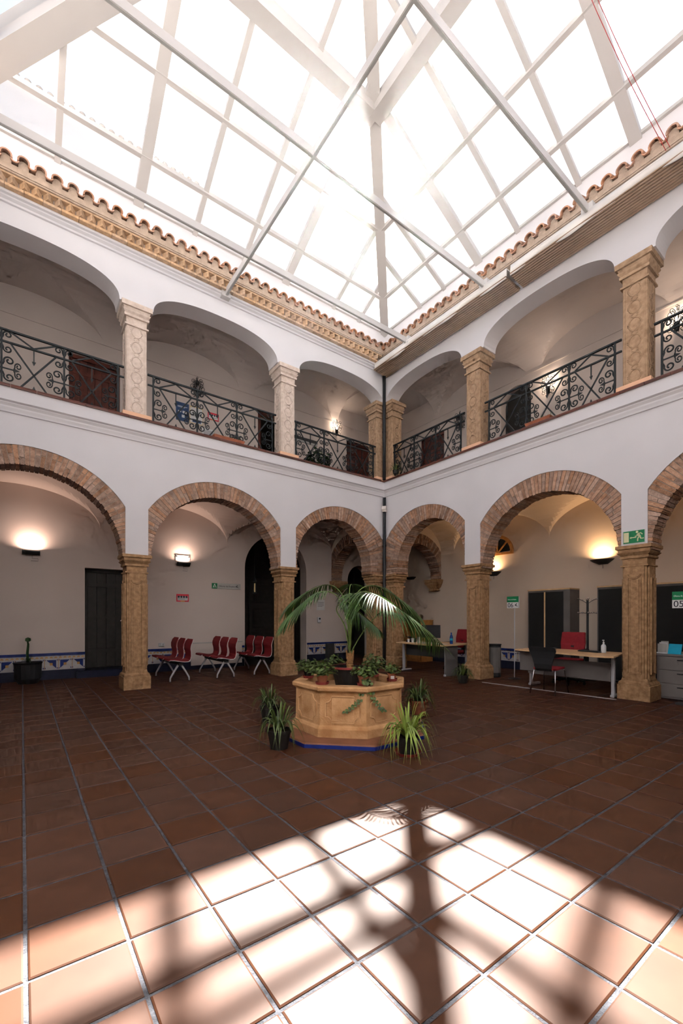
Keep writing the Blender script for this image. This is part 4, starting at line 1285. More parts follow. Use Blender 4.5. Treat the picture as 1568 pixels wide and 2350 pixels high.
wp, W, H = notice('white_notice', MLB, 7.25, 7.55, 1.55, 1.87, 'white printed sheet on the wall behind the palm leaves', 'paper', 'paper', 0, (0.5, 0.3, 0.1, -0.1, -0.3))
# upstairs letter plate (raised letters)
lpn = empty('wall_lettering', MLB @ T(4.72, -0.004, 6.12))
tag(lpn, 'row of dark raised strokes on the upper wall beside the office door', 'lettering')
for k in range(4):
    MB().box(-0.26 + k * 0.06, -0.235 + k * 0.06, -0.004, 0.002, 0.02, 0.13).build('stroke', M['inkblack'], lpn)
MB().tube([(0.06 + 0.05 * math.cos(0.8 + i * 0.47), -0.002, 0.075 + 0.055 * math.sin(0.8 + i * 0.47)) for i in range(11)], 0.010, 5).build('stroke', M['inkblack'], lpn)
# metal sign strip upstairs
ms = empty('sign_strip', MLB @ T(6.88, -0.02, 6.62))
tag(ms, 'long dark metal sign strip upstairs above the leafy plant', 'sign')
MB().box(-0.45, 0.38, -0.015, 0.015, 0.0, 0.09).build('dark_plate', M['darkgrey'], ms)
MB().box(-0.45, 0.38, -0.012, 0.015, -0.06, 0.0).build('lower_plate', M['greyshelf'], ms)
tl = empty('time_clock', MLB @ T(7.33, -0.03, 1.25))
tag(tl, 'small white wall terminal behind the palm', 'terminal')
MB().box(-0.05, 0.05, -0.025, 0.025, -0.085, 0.085).build('body', M['clearplastic'], tl, bevel=0.01)
MB().box(-0.03, 0.03, -0.029, -0.024, 0.01, 0.06).build('screen', M['darkpane'], tl)
ou = empty('wall_socket', MLB @ T(2.73, -0.012, 0.66))
tag(ou, 'white double wall socket left of the red chairs', 'socket')
MB().box(-0.07, 0.07, -0.008, 0.010, -0.04, 0.04).build('plate', M['paper'], ou, bevel=0.003)
for s_ in (-0.033, 0.033):
    MB().lathe([(0.022, 0), (0.022, 0.004)], n=12).build('outlet', M['greyshelf'], ou, mat=T(s_, -0.008, 0) @ RX(PI / 2))
bx = empty('display_panel', MLB @ T(4.05, -0.03, 0))
tag(bx, 'low pale panel behind the middle row of red chairs', 'panel')
MB().box(-0.62, 0.75, -0.012, 0.012, 0.10, 0.66).build('board', M['cream'], bx)
MB().box(-0.63, 0.76, -0.02, 0.015, 0.655, 0.68).build('top_strip', M['greyshelf'], bx)

# ------------------------------------------------------------------ red beam seats
def seat_profile():
    # side view: x = depth (front is -x), z = height
    pts = [(-0.24, 0.435), (-0.22, 0.455), (-0.15, 0.455), (-0.05, 0.435), (0.06, 0.415), (0.14, 0.415), (0.185, 0.445), (0.205, 0.52), (0.20, 0.60), (0.185, 0.67), (0.19, 0.74), (0.22, 0.815), (0.25, 0.86)]
    return pts
def seat_parts():
    P = seat_profile()
    def strip(off, hwf, t, rng):
        rings = []
        n = len(P)
        for i in range(n):
            f = i / (n - 1)
            if not (rng[0] <= f <= rng[1]): continue
            x, z = P[i]
            a = P[min(i + 1, n - 1)]; b = P[max(i - 1, 0)]
            tx, tz = a[0] - b[0], a[1] - b[1]
            L = math.hypot(tx, tz); nx, nz = -tz / L, tx / L
            hw = hwf(f)
            rings.append([(x + nx * off, -hw, z + nz * off), (x + nx * off, hw, z + nz * off), (x + nx * (off + t), hw, z + nz * (off + t)), (x + nx * (off + t), -hw, z + nz * (off + t))])
        return MB().loft(rings)
    def hw(f):
        if f < 0.12: return 0.17 + 0.05 * f / 0.12
        if f < 0.5: return 0.225 - 0.06 * max(0, (f - 0.35) / 0.15)
        if f < 0.62: return 0.165
        if f < 0.9: return 0.165 + 0.05 * (f - 0.62) / 0.28
        return 0.215 - 0.06 * (f - 0.9) / 0.1
    shell = strip(-0.010, lambda f: hw(f) + 0.006, 0.010, (0, 1)).mesh('shell', M['shellwhite'], False)
    seat = strip(0.0, hw, 0.022, (0.0, 0.5)).mesh('seat_pad', M['red'], False)
    back = strip(0.0, hw, 0.018, (0.5, 1)).mesh('back_pad', M['red'], False)
    return shell, seat, back
SH, SE_, BA = seat_parts()
def beam_seat(x, y0, label, n=3, pitch=0.5):
    root = empty('beam_seat', T(x, y0, 0))
    tag(root, label, 'seating', 'rows of three red waiting seats')
    MB().box(-0.04, 0.04, -0.05, (n - 1) * pitch + 0.25, 0.34, 0.385).build('beam', M['darkgrey'], root)
    for k in range(n):
        yy = k * pitch + 0.10
        s_ = link('seat_shell', SH, root, loc=(0, yy, 0))
        link('seat_pad', SE_, s_)
        link('back_pad', BA, s_)
        MB().box(-0.05, 0.12, yy - 0.03, yy + 0.03, 0.38, 0.41).build('seat_bracket', M['darkgrey'], root)
    for yy in (0.02, (n - 1) * pitch + 0.16):
        for s2 in (-1, 1):
            pts = [(s2 * 0.02, yy, 0.36), (s2 * 0.12, yy, 0.20), (s2 * 0.185, yy, 0.085), (s2 * 0.19, yy, 0.012)]
            lg = MB().tube(pts, [0.022, 0.020, 0.017, 0.016], 8).build('leg', M['greymetal'], root, smooth=True)
            MB().lathe([(0.02, 0.0), (0.02, 0.014)], s2 * 0.19, yy, 8).build('foot', M['darkgrey'], lg)
    return root
beam_seat(2.60, 9.02, 'row of three red seats nearest the dark doorway column')
beam_seat(3.57, 9.00, 'middle row of three red seats before the pale panel')
beam_seat(4.45, 9.02, 'row of three red seats half hidden by the column, before the arched opening')

# ------------------------------------------------------------------ desks
def round_poly(pts):
    return pts
def desk(loc, rz, outline, legs, panels, label, z=0.71):
    root = empty('office_desk', loc=loc, rz=rz)
    tag(root, label, 'desk')
    MB().prism(outline, z - 0.028, z, 'z').build('desk_top', M['oak'], root, bevel=0.004)
    for (x, y, dx) in legs:
        lg = MB().box(x - 0.03, x + 0.03, y - 0.025, y + 0.025, 0.04, z - 0.03).build('leg', M['greymetal'], root, bevel=0.006)
        MB().box(x - 0.06, x + dx, y - 0.03, y + 0.03, 0.0, 0.045).build('foot', M['greymetal'], lg, bevel=0.01)
    for (x0, x1, y0, y1, z0, z1, m) in panels:
        MB().box(x0, x1, y0, y1, z0, z1).build('modesty_panel', m, root, bevel=0.003)
    return root
desk((0, 0, 0), 0, [(7.60, 4.62), (7.42, 3.75), (7.26, 3.05), (7.26, 2.88), (7.34, 2.80), (8.35, 2.98), (8.35, 4.62)],
     [(7.98, 4.50, 0.30), (7.80, 2.98, 0.30)], [(7.80, 7.82, 3.02, 4.46, 0.25, 0.56, M['greypanel']), (7.78, 7.81, 4.05, 4.62, 0.30, 0.66, M['greypanel'])],
     'oak topped office desk with grey panel under the number six sign')
desk((0, 0, 0), 0, [(7.50, 7.78), (7.36, 7.0), (7.30, 6.35), (7.36, 6.18), (8.5, 6.18), (8.5, 7.0), (8.3, 7.78)],
     [(7.62, 7.62, 0.25), (7.62, 6.30, 0.25), (8.35, 6.30, 0.10)], [(7.66, 7.68, 6.36, 7.58, 0.40, 0.66, M['darkgrey']), (7.58, 7.98, 6.26, 6.30, 0.0, 0.67, M['cabgrey'])],
     'oak topped corner desk behind the palm leaves')

def office_chair(loc, rz, label):
    root = empty('office_chair', loc=loc, rz=rz)
    tag(root, label, 'chair')
    MB().box(-0.24, 0.24, -0.23, 0.23, 0.42, 0.50).build('seat', M['redbright'], root, bevel=0.03)
    MB().loft([[(-0.21, 0.20, 0.56), (0.21, 0.20, 0.56), (0.21, 0.25, 0.56), (-0.21, 0.25, 0.56)],
               [(-0.235, 0.23, 0.80), (0.235, 0.23, 0.80), (0.235, 0.29, 0.80), (-0.235, 0.29, 0.80)],
               [(-0.22, 0.28, 1.02), (0.22, 0.28, 1.02), (0.22, 0.33, 1.02), (-0.22, 0.33, 1.02)]]).build('backrest', M['redbright'], root, bevel=0.02)
    MB().box(-0.03, 0.03, 0.22, 0.30, 0.40, 0.75).build('back_stem', M['black'], root)
    MB().lathe([(0.03, 0.10), (0.03, 0.42)], n=10).build('gas_column', M['black'], root)
    for s_ in (-1, 1):
        MB().box(s_ * 0.30 - 0.03, s_ * 0.30 + 0.03, -0.14, 0.16, 0.665, 0.70).build('armrest', M['black'], root, bevel=0.01)
        MB().box(s_ * 0.30 - 0.015, s_ * 0.30 + 0.015, -0.03, 0.05, 0.44, 0.67).build('arm_post', M['black'], root)
    for k in range(5):
        a = k * 2 * PI / 5
        lg = MB().bar((0.02, 0, 0.10), (0.30, 0, 0.075), 0.035, 0.05).build('base_arm', M['black'], root, mat=RZ(a))
        MB().lathe([(0.028, -0.015), (0.028, 0.015)], n=10).build('caster', M['black'], lg, mat=T(0.29, 0, 0.03) @ RX(PI / 2))
    return root
office_chair((8.72, 4.14, 0), -PI / 2 + 0.12, 'red office chair behind the number six desk')
office_chair((8.75, 6.92, 0), -PI / 2 - 0.1, 'red office chair at the corner desk with the blue bottle')

def visitor_chair(loc, rz, label):
    root = empty('visitor_chair', loc=loc, rz=rz)
    tag(root, label, 'chair')
    # faces +y locally; backrest at -y
    MB().loft([[(-0.17, 0.20, 0.455), (0.17, 0.20, 0.455), (0.17, 0.20, 0.435), (-0.17, 0.20, 0.435)],
               [(-0.21, 0.12, 0.465), (0.21, 0.12, 0.465), (0.21, 0.12, 0.44), (-0.21, 0.12, 0.44)],
               [(-0.20, -0.15, 0.445), (0.20, -0.15, 0.445), (0.20, -0.15, 0.42), (-0.20, -0.15, 0.42)],
               [(-0.17, -0.22, 0.45), (0.17, -0.22, 0.45), (0.17, -0.22, 0.425), (-0.17, -0.22, 0.425)]]).build('seat', M['redbright'], root)
    rr = []
    for y, z, hw in ((-0.20, 0.40, 0.13), (-0.235, 0.44, 0.14), (-0.25, 0.52, 0.15), (-0.25, 0.62, 0.18), (-0.265, 0.74, 0.225), (-0.285, 0.79, 0.225), (-0.292, 0.81, 0.19)):
        rr.append([(-hw, y, z), (hw, y, z), (hw, y + 0.018, z), (-hw, y + 0.018, z)])
    MB().loft(rr).build('backrest', M['black'], root)
    for sx, sy in ((-1, 1), (1, 1), (-1, -1), (1, -1)):
        MB().tube([(sx * 0.15, sy * 0.14, 0.425), (sx * 0.18, sy * 0.18, 0.40), (sx * 0.215, sy * 0.255, 0.0)], 0.011, 8).build('leg', M['chrome'], root, smooth=True)
    return root
visitor_chair((7.36, 3.82, 0), -PI / 2 + 0.05, 'black backed visitor chair with red seat in front of the desk')

# ------------------------------------------------------------------ cabinets and coat stand
def cabinet(u0, u1, label, h=1.97, d=0.45, seam=0.5):
    root = empty('office_cabinet', MRB)
    tag(root, label, 'cabinet', 'tall black office cabinets')
    MB().box(u0, u1, -d, -0.01, 0.03, h - 0.03).build('body', M['cabgrey'], root)
    MB().box(u0 - 0.005, u1 + 0.005, -d - 0.02, -0.01, h - 0.03, h).build('top', M['oak'], root)
    MB().box(u0 + 0.02, u1 - 0.02, -d + 0.03, -0.02, 0.0, 0.035).build('plinth', M['black'], root)
    m_ = u0 + (u1 - u0) * seam
    for a, b in ((u0 + 0.025, m_ - 0.02), (m_ + 0.02, u1 - 0.14)):
        MB().box(a, b, -d - 0.006, -d, 0.06, h - 0.07).build('shutter_door', M['cabblack'], root)
    MB().box(m_ - 0.014, m_ + 0.014, -d - 0.014, -d, 0.06, h - 0.07).build('handle_strip', M['oak'], root)
    return root
cabinet(-5.52, -4.55, 'tall black cabinet left of the coat stand', seam=0.42)
cabinet(-3.99, -3.03, 'tall black cabinet between the coat stand and the exit sign column')
cabinet(-2.98, -1.9, 'tall black cabinet behind the number five sign')
cs = empty('coat_stand', loc=(9.62, 4.17, 0))
tag(cs, 'grey metal coat stand with chrome knobs between the cabinets', 'coat stand')
MB().tube([(0, 0, 0.03), (0, 0, 1.69)], 0.024, 10).build('pole', M['darkgrey'], cs)
MB().lathe([(0.18, 0.0), (0.18, 0.02), (0.05, 0.035), (0.03, 0.06)], n=16).build('base', M['darkgrey'], cs)
for zz, rr, n_ in ((1.63, 0.17, 4), (1.42, 0.17, 4)):
    for k in range(n_):
        a = k * PI / 2 + 0.5
        for q, (r1, z1) in enumerate(((0.10, 0.06 if zz > 1.5 else 0.0), (rr, 0.10 if zz > 1.5 else 0.0))):
            if q == 1:
                am = MB().tube([(0, 0, zz - 0.02), (0.10 * math.cos(a), 0.10 * math.sin(a), zz + (0.05 if zz > 1.5 else 0)), (rr * math.cos(a), rr * math.sin(a), zz + z1 - 0.02)], 0.006, 6).build('arm', M['darkgrey'], cs)
        for r1, dz in ((0.095, 0.055), (0.175, 0.085)):
            zz2 = zz + (dz if zz > 1.5 else 0)
            MB().lathe([(0.0, -0.02), (0.014, -0.014), (0.02, 0), (0.014, 0.014), (0, 0.02)], n=8, cap=False).build('knob', M['chrome'], am, loc=(r1 * math.cos(a), r1 * math.sin(a), zz2), smooth=True)
wc = empty('wooden_cupboard', loc=(9.72, 9.25, 0))
tag(wc, 'low wooden cupboard in the gallery corner behind the palm leaves', 'cupboard')
MB().box(-0.25, 0.25, -0.5, 0.55, 0.0, 1.22).build('body', M['orangewood'], wc)
MB().box(-0.27, 0.26, -0.52, 0.57, 1.22, 1.25).build('top', M['orangewood'], wc)
for k in range(2):
    dq = MB().box(-0.268, -0.25, -0.48 + k * 0.52, 0.01 + k * 0.52, 0.08, 1.20).build('door', M['orangewood'], wc, bevel=0.004)
    MB().lathe([(0.012, 0), (0.016, 0.02)], n=8).build('knob', M['black'], dq, mat=T(-0.268, 0.0 + (k - 0.5) * 0.08 + 0.02, 0.75) @ RY(-PI / 2))

# ------------------------------------------------------------------ numbered signs
def num_sign(loc, rz, num, label, pole, z0, w_=0.27):
    root = empty('number_sign', loc=loc, rz=rz)
    tag(root, label, 'sign')
    hw = w_ / 2
    MB().box(-hw, hw, -0.02, 0.02, z0, z0 + 0.25).build('box', M['paper'], root)
    MB().box(-hw, hw, -0.023, -0.019, z0 + 0.125, z0 + 0.25).build('green_header', M['greensign'], root)
    text(root, 'Oficina de Empleo', 0.034, M['paper'], (-hw + 0.018, -0.023, z0 + 0.172), sx=0.8)
    text(root, num, 0.135, M['inkblack'], (-hw + 0.015, -0.021, z0 + 0.018))
    mk = MB()
    for p, q in (((0.06, 0.04), (0.08, 0.09)), ((0.08, 0.09), (0.10, 0.095)), ((0.08, 0.065), (0.105, 0.03)), ((0.05, 0.065), (0.08, 0.078))):
        mk.bar((p[0], -0.0215, z0 + p[1]), (q[0], -0.0215, z0 + q[1]), 0.012, 0.003)
    mk.build('pictogram', M['inkblack'], root)
    if pole:
        MB().tube([(0.03, 0, 0.02), (0.03, 0, z0)], 0.010, 8).build('pole', M['greymetal'], root)
        MB().lathe([(0.13, 0), (0.13, 0.012), (0.02, 0.03)], 0.03, 0, 16).build('base', M['darkgrey'], root)
    else:
        for x in (-0.1, 0.1):
            MB().tube([(x, 0, z0 + 0.25), (x, 0, 3.7)], 0.002, 4).build('wire', M['darkgrey'], root)
    return root
num_sign((8.5, 5.20, 0), -PI / 2, '06', 'green and white number 06 sign on a thin pole', True, 1.52)
num_sign((8.0, 2.10, 0), -PI / 2, '05', 'green and white number 05 sign cut by the picture edge', True, 1.455)

# ------------------------------------------------------------------ things on and by the desks
def pump_bottle(loc, label):
    root = empty('pump_bottle', loc=loc)
    tag(root, label, 'bottle')
    MB().lathe([(0.038, 0.0), (0.04, 0.01), (0.04, 0.11), (0.03, 0.135), (0.012, 0.15), (0.012, 0.16)], n=14).build('body', M['clearplastic'], root, smooth=True)
    MB().lathe([(0.016, 0.16), (0.016, 0.18), (0.006, 0.182), (0.006, 0.21)], n=10).build('pump', M['paper'], root)
    MB().box(-0.035, 0.012, -0.008, 0.008, 0.205, 0.222).build('nozzle', M['paper'], root)
pump_bottle((7.98, 3.20, 0.71), 'clear hand gel pump bottle on the number six desk')
kb = empty('keyboard', loc=(8.0, 3.42, 0.71), rz=-0.3)
tag(kb, 'black keyboard on the number six desk', 'keyboard')
MB().box(-0.07, 0.07, -0.20, 0.20, 0.0, 0.018).build('body', M['black'], kb, bevel=0.004)
MB().box(-0.055, 0.05, -0.185, 0.185, 0.018, 0.024).build('keys', M['darkgrey'], kb)
bt = empty('water_bottle', loc=(7.95, 6.42, 0.71))
tag(bt, 'blue water bottle with white label on the corner desk', 'bottle')
MB().lathe([(0.033, 0.0), (0.036, 0.01), (0.036, 0.15), (0.03, 0.18), (0.013, 0.22), (0.013, 0.24)], n=14).build('body', M['bluebottle'], bt, smooth=True)
MB().lathe([(0.0375, 0.08), (0.0375, 0.13)], n=14).build('label_band', M['cyan'], bt)
MB().lathe([(0.016, 0.235), (0.016, 0.26)], n=10).build('cap', M['bluebottle'], bt)
for k, (x, y, rz) in enumerate(((7.75, 6.95, 0.3), (7.7, 6.55, -0.2))):
    tag(MB().box(-0.105, 0.105, -0.15, 0.15, 0.0, 0.002).build('paper_sheet', M['paper'], mat=T(x, y, 0.711) @ RZ(rz)), ('white paper sheet in the middle of the corner desk' if k == 0 else 'white paper sheet beside the blue bottle'), 'paper')
for k, (x, y, s_) in enumerate(((7.66, 7.36, 1.0), (7.62, 7.46, 0.8), (7.72, 7.22, 1.3))):
    cpb = empty('paper_cup', loc=(x, y, 0.71))
    tag(cpb, ('white cup on the corner desk, middle of three', 'smallest white cup at the end of the corner desk', 'tallest white cup on the corner desk')[k], 'cup', 'white cups on the corner desk')
    MB().lathe([(0.028 * s_, 0.0), (0.036 * s_, 0.10 * s_), (0.032 * s_, 0.10 * s_), (0.026 * s_, 0.01)], n=12).build('cup_wall', M['paper'], cpb)
    MB().lathe([(0.038 * s_, 0.098 * s_), (0.038 * s_, 0.106 * s_)], n=12, cap=False).build('rim', M['paper'], cpb)
dc = empty('desk_telephone', loc=(7.8, 7.55, 0.71))
tag(dc, 'dark desk telephone at the far end of the corner desk', 'telephone')
MB().loft([[(-0.09, -0.1, 0), (0.09, -0.1, 0), (0.09, 0.1, 0), (-0.09, 0.1, 0)], [(-0.07, -0.09, 0.04), (0.09, -0.09, 0.10), (0.09, 0.09, 0.10), (-0.07, 0.09, 0.04)]]).build('base', M['black'], dc)
MB().box(-0.05, 0.09, 0.04, 0.085, 0.10, 0.13).build('handset', M['black'], dc, bevel=0.008)
mo = empty('computer_monitor', loc=(8.25, 7.30, 0.71), rz=0.4)
tag(mo, 'black computer monitor seen from behind on the corner desk', 'monitor')
MB().box(-0.02, 0.02, -0.24, 0.24, 0.10, 0.42).build('screen', M['black'], mo, bevel=0.006)
MB().box(-0.02, 0.02, -0.03, 0.03, 0.01, 0.2).build('stand', M['black'], mo)
MB().box(-0.09, 0.09, -0.12, 0.12, 0.0, 0.012).build('foot', M['black'], mo)
# desk number five: pedestal, folders
pd = empty('desk_pedestal', loc=(8.50, 2.30, 0))
tag(pd, 'grey desk pedestal beside the exit sign column', 'drawer unit')
MB().box(-0.22, 0.5, -0.50, 0.22, 0.02, 0.70).build('body', M['greypanel'], pd)
MB().box(-0.24, 0.55, -0.6, 0.24, 0.70, 0.73).build('top', M['greypanel'], pd)
for k in range(3):
    dq = MB().box(-0.232, -0.22, -0.48, 0.20, 0.05 + k * 0.215, 0.25 + k * 0.215).build('drawer', M['greypanel'], pd, bevel=0.003)
    MB().box(-0.245, -0.23, -0.25, -0.05, 0.20 + k * 0.215, 0.215 + k * 0.215).build('handle', M['black'], dq)
bf = empty('brochure_stand', loc=(8.30, 2.30, 0.73), rz=-PI / 2 - 0.15)
tag(bf, 'cyan brochure standing on the grey pedestal', 'brochure')
MB().loft([[(-0.09, 0, 0), (0.09, 0, 0), (0.09, 0.01, 0), (-0.09, 0.01, 0)], [(-0.09, 0.05, 0.16), (0.09, 0.05, 0.16), (0.09, 0.06, 0.16), (-0.09, 0.06, 0.16)]]).build('cover', M['cyan'], bf)
MB().box(-0.09, 0.09, -0.005, 0.08, 0.0, 0.006).build('foot', M['cyan'], bf)
lh = empty('leaflet_holder', loc=(8.32, 2.46, 0.73), rz=-PI / 2)
tag(lh, 'clear leaflet holder with pale cards beside the cyan brochure', 'leaflet holder')
MB().box(-0.08, 0.08, 0.0, 0.06, 0.0, 0.02).build('tray', M['clearplastic'], lh)
for k in range(3):
    MB().box(-0.07 + 0.02 * k, 0.05 + 0.01 * k, 0.01 + 0.015 * k, 0.016 + 0.015 * k, 0.02, 0.16 + 0.02 * k).build('card', M['greyshelf'] if k != 1 else M['paper'], lh)
# floor strip along the desks
fs_ = MB().box(-1.2, 1.2, -0.02, 0.02, 0.0, 0.008)
tag(fs_.build('cable_cover', M['greymetal'], mat=T(7.54, 4.06, 0.001) @ RZ(PI / 2 + 0.047)), 'grey metal floor strip along the front of the desk', 'floor strip')
# low tiled pillar / umbrella stand beside the column
us_ = empty('umbrella_stand', loc=(8.44, 5.62, 0))
tag(us_, 'tall dark bin with patterned edge behind the column by the drooping plant', 'bin')
MB().lathe([(0.13, 0.0), (0.14, 0.02), (0.14, 0.70), (0.15, 0.71), (0.15, 0.73)], n=16).build('body', M['black'], us_)
MB().lathe([(0.142, 0.10), (0.142, 0.66)], n=16, cap=False).build('patterned_band', M['cabgrey'], us_)
MB().lathe([(0.13, 0.735), (0.15, 0.735)], n=16, cap=False).build('rim', M['greyshelf'], us_)

# ------------------------------------------------------------------ the well with its plants
WX, WY, AP = 3.13, 4.03, 0.615
CR = AP / math.cos(PI / 8)
well = empty('stone_well', T(WX, WY, 0))
tag(well, 'octagonal carved limestone well head used as planter', 'well')
def octo(r, z): return [(r * math.cos(PI / 8 + k * PI / 4), r * math.sin(PI / 8 + k * PI / 4), z) for k in range(8)]
MB().loft([octo(CR * 1.40, 0.0), octo(CR * 1.40, 0.035)]).build('step_edge', M['bluekerb'], well)
MB().loft([octo(CR * 1.385, 0.035), octo(CR * 1.37, 0.048)]).build('step', M['slabtile'], well)
MB().loft([octo(CR * 1.03, 0.045), octo(CR * 1.03, 0.135), octo(CR * 1.0, 0.155), octo(CR * 0.975, 0.165), octo(CR * 0.965, 0.50), octo(CR * 0.98, 0.515), octo(CR * 1.03, 0.535), octo(CR * 1.035, 0.572), octo(CR * 1.015, 0.582),
           octo(CR * 0.80, 0.582), octo(CR * 0.79, 0.50), octo(CR * 0.3, 0.50)]).build('basin', M['wellstone'], well, bevel=0.006)
for k in range(8):
    # raised panel with scooped corners on each side
    a = k * PI / 4
    hw, z0, z1, q = 0.185, 0.195, 0.475, 0.065
    def scoop(cx_, cz_, a0, a1):
        return [(cx_ + q * math.cos(a0 + (a1 - a0) * i / 6), cz_ + q * math.sin(a0 + (a1 - a0) * i / 6)) for i in range(7)]
    outline = scoop(hw, z0, PI, PI / 2) + scoop(hw, z1, 3 * PI / 2, PI) + scoop(-hw, z1, 0, -PI / 2) + scoop(-hw, z0, PI / 2, 0)
    ap = CR * 0.965 * math.cos(PI / 8)
    fr = RZ(a + PI / 2) @ T(0, -ap - 0.006, 0)
    MB().tube([(p[0], 0, p[1]) for p in outline + outline[:1]], 0.008, 5).build('panel_moulding', M['wellstone'], well, mat=fr)
    MB().box(-hw + q, hw - q, 0.0, 0.02, z0 + q * 0.2, z1 - q * 0.2).build('panel_field', M['wellstone'], well, mat=fr, bevel=0.006)

def leaf_strip(pts, wids, fold=0.25):
    """grass-like blade along pts with given half widths"""
    pts = [Vector(p) for p in pts]
    vs, fs = [], []
    N = len(pts)
    for i, p in enumerate(pts):
        t = (pts[min(i + 1, N - 1)] - pts[max(i - 1, 0)]).normalized()
        s_ = t.cross(Vector((0, 0, 1)))
        if s_.length < 1e-3: s_ = Vector((1, 0, 0))
        s_.normalize()
        u_ = s_.cross(t)
        w_ = wids[i]
        vs += [p - s_ * w_ + u_ * w_ * fold, p, p + s_ * w_ + u_ * w_ * fold]
    for i in range(N - 1):
        a = 3 * i
        fs += [(a, a + 1, a + 4, a + 3), (a + 1, a + 2, a + 5, a + 4)]
    return vs, fs

def blade(L, rise, droop, wid, n=8):
    pts, w_ = [], []
    for i in range(n + 1):
        t = i / n
        x = L * (t ** 0.9) * 0.9
        z = rise * math.sin(min(1.0, t * 1.15) * PI * 0.5) - droop * t ** 2.4
        pts.append((x, 0, z))
        w_.append(wid * (0.55 + 0.45 * math.sin(PI * min(1, t * 1.3))) * (1 - t ** 4))
    return leaf_strip(pts, w_)
def blade_meshes(m, sc_=1.0):
    res = []
    for (L, r, d, w_) in ((0.24, 0.20, 0.30, 0.009), (0.22, 0.22, 0.20, 0.009), (0.26, 0.24, 0.40, 0.010), (0.17, 0.25, 0.10, 0.008), (0.24, 0.13, 0.26, 0.009), (0.10, 0.27, 0.03, 0.008)):
        vs, fs = blade(L * sc_, r * sc_, d * sc_, w_ * sc_)
        res.append(MB().add(vs, fs).mesh('leaf', m, True))
    return res
BL_D = blade_meshes(M['spider'])
BL_L = blade_meshes(M['spider_l'])
BL_K = blade_meshes(M['darkleaf'])
def pot(root, r, h, m, saucer=None, z=0.0, soil=True):
    MB().lathe([(r * 0.72, z), (r * 0.97, z + h * 0.86), (r * 1.05, z + h * 0.86), (r * 1.06, z + h), (r * 0.95, z + h), (r * 0.92, z + h * 0.9)], n=20).build('pot', m, root, smooth=False)
    MB().lathe([(r * 0.93, z + h * 0.9), (0.001, z + h * 0.92)], n=16, cap=False).build('soil', M['soil'], root)
    if saucer:
        MB().lathe([(r * 1.1, z - 0.0), (r * 1.25, z + 0.03), (r * 1.2, z + 0.03), (r * 1.05, z + 0.008)], n=20).build('saucer', saucer, root)
def spider_plant(loc, label, r, h, leaves, n, scale, potm, saucer=None, group='spider plants around the well', seed=1):
    rnd = random.Random(seed)
    root = empty('spider_plant', loc=loc)
    tag(root, label, 'potted plant', group)
    pot(root, r, h, potm, saucer)
    for k in range(n):
        me = leaves[rnd.randrange(len(leaves))]
        a = 2 * PI * k * 0.381966 + rnd.uniform(-0.3, 0.3)
        link('leaf', me, root, mat=T(0.02 * math.cos(a), 0.02 * math.sin(a), h * 0.93) @ RZ(a) @ RX(rnd.uniform(-0.3, 0.3)) @ Matrix.Scale(scale * rnd.uniform(0.8, 1.15), 4))
    return root
spider_plant((2.97, 2.92, 0), 'bright green spider plant on a red saucer in front of the well', 0.105, 0.17, BL_L, 75, 1.22, M['potdark'], M['potred'], seed=3)
spider_plant((4.30, 4.02, 0), 'dark spider plant in a clay pot behind the bright one', 0.12, 0.20, BL_D, 75, 1.12, M['potclay'], seed=4)
spider_plant((2.07, 3.82, 0), 'spider plant in a dark pot at the left front of the well', 0.12, 0.19, BL_D, 55, 1.08, M['potdark'], seed=5)
spider_plant((2.50, 4.86, 0), 'spider plant in a dark pot behind the left front one', 0.12, 0.20, BL_D, 55, 1.05, M['potdark'], seed=6)
spider_plant((7.12, 5.46, 0), 'drooping dark green potted plant at the foot of the column', 0.11, 0.16, BL_D, 60, 1.05, M['potdark'], group='spider plants around the court', seed=8)
spider_plant((7.55, 7.85, 4.94), 'spiky green plant on the balcony sill beside the downpipe', 0.07, 0.08, BL_D, 40, 0.8, M['potdark'], group='balcony plants', seed=9)

# palm in its big pot
palm = empty('potted_palm', T(WX, WY, 0))
tag(palm, 'tall arching palm in a red rimmed pot inside the well', 'palm')
MB().lathe([(0.17, 0.50), (0.215, 0.70), (0.225, 0.70), (0.23, 0.725), (0.205, 0.725), (0.20, 0.69)], n=24).build('pot', M['potdark'], palm)
MB().lathe([(0.228, 0.712), (0.236, 0.712), (0.236, 0.735), (0.21, 0.735)], n=24, cap=False).build('pot_rim', M['potred'], palm)
MB().lathe([(0.205, 0.68), (0.001, 0.69)], n=16, cap=False).build('soil', M['soil'], palm)
tk = MB()
for k in range(7):
    z = 0.66 + k * 0.032
    tk.lathe([(0.042 - 0.001 * k, z), (0.047 - 0.001 * k, z + 0.024), (0.040, z + 0.033)], 0.004 * math.sin(k * 2), 0.004 * math.cos(k * 2), 10)
for k in range(6):
    a = k * 1.05
    tk.tube([(0.035 * math.cos(a), 0.035 * math.sin(a), 0.82), (0.045 * math.cos(a), 0.045 * math.sin(a), 0.90 + 0.01 * (k % 3))], [0.014, 0.008], 5)
tk.build('trunk', M['palmtrunk'], palm)
RIGHT = Vector((math.sin(YAW), -math.cos(YAW), 0))
BACK = Vector((math.cos(YAW), math.sin(YAW), 0))
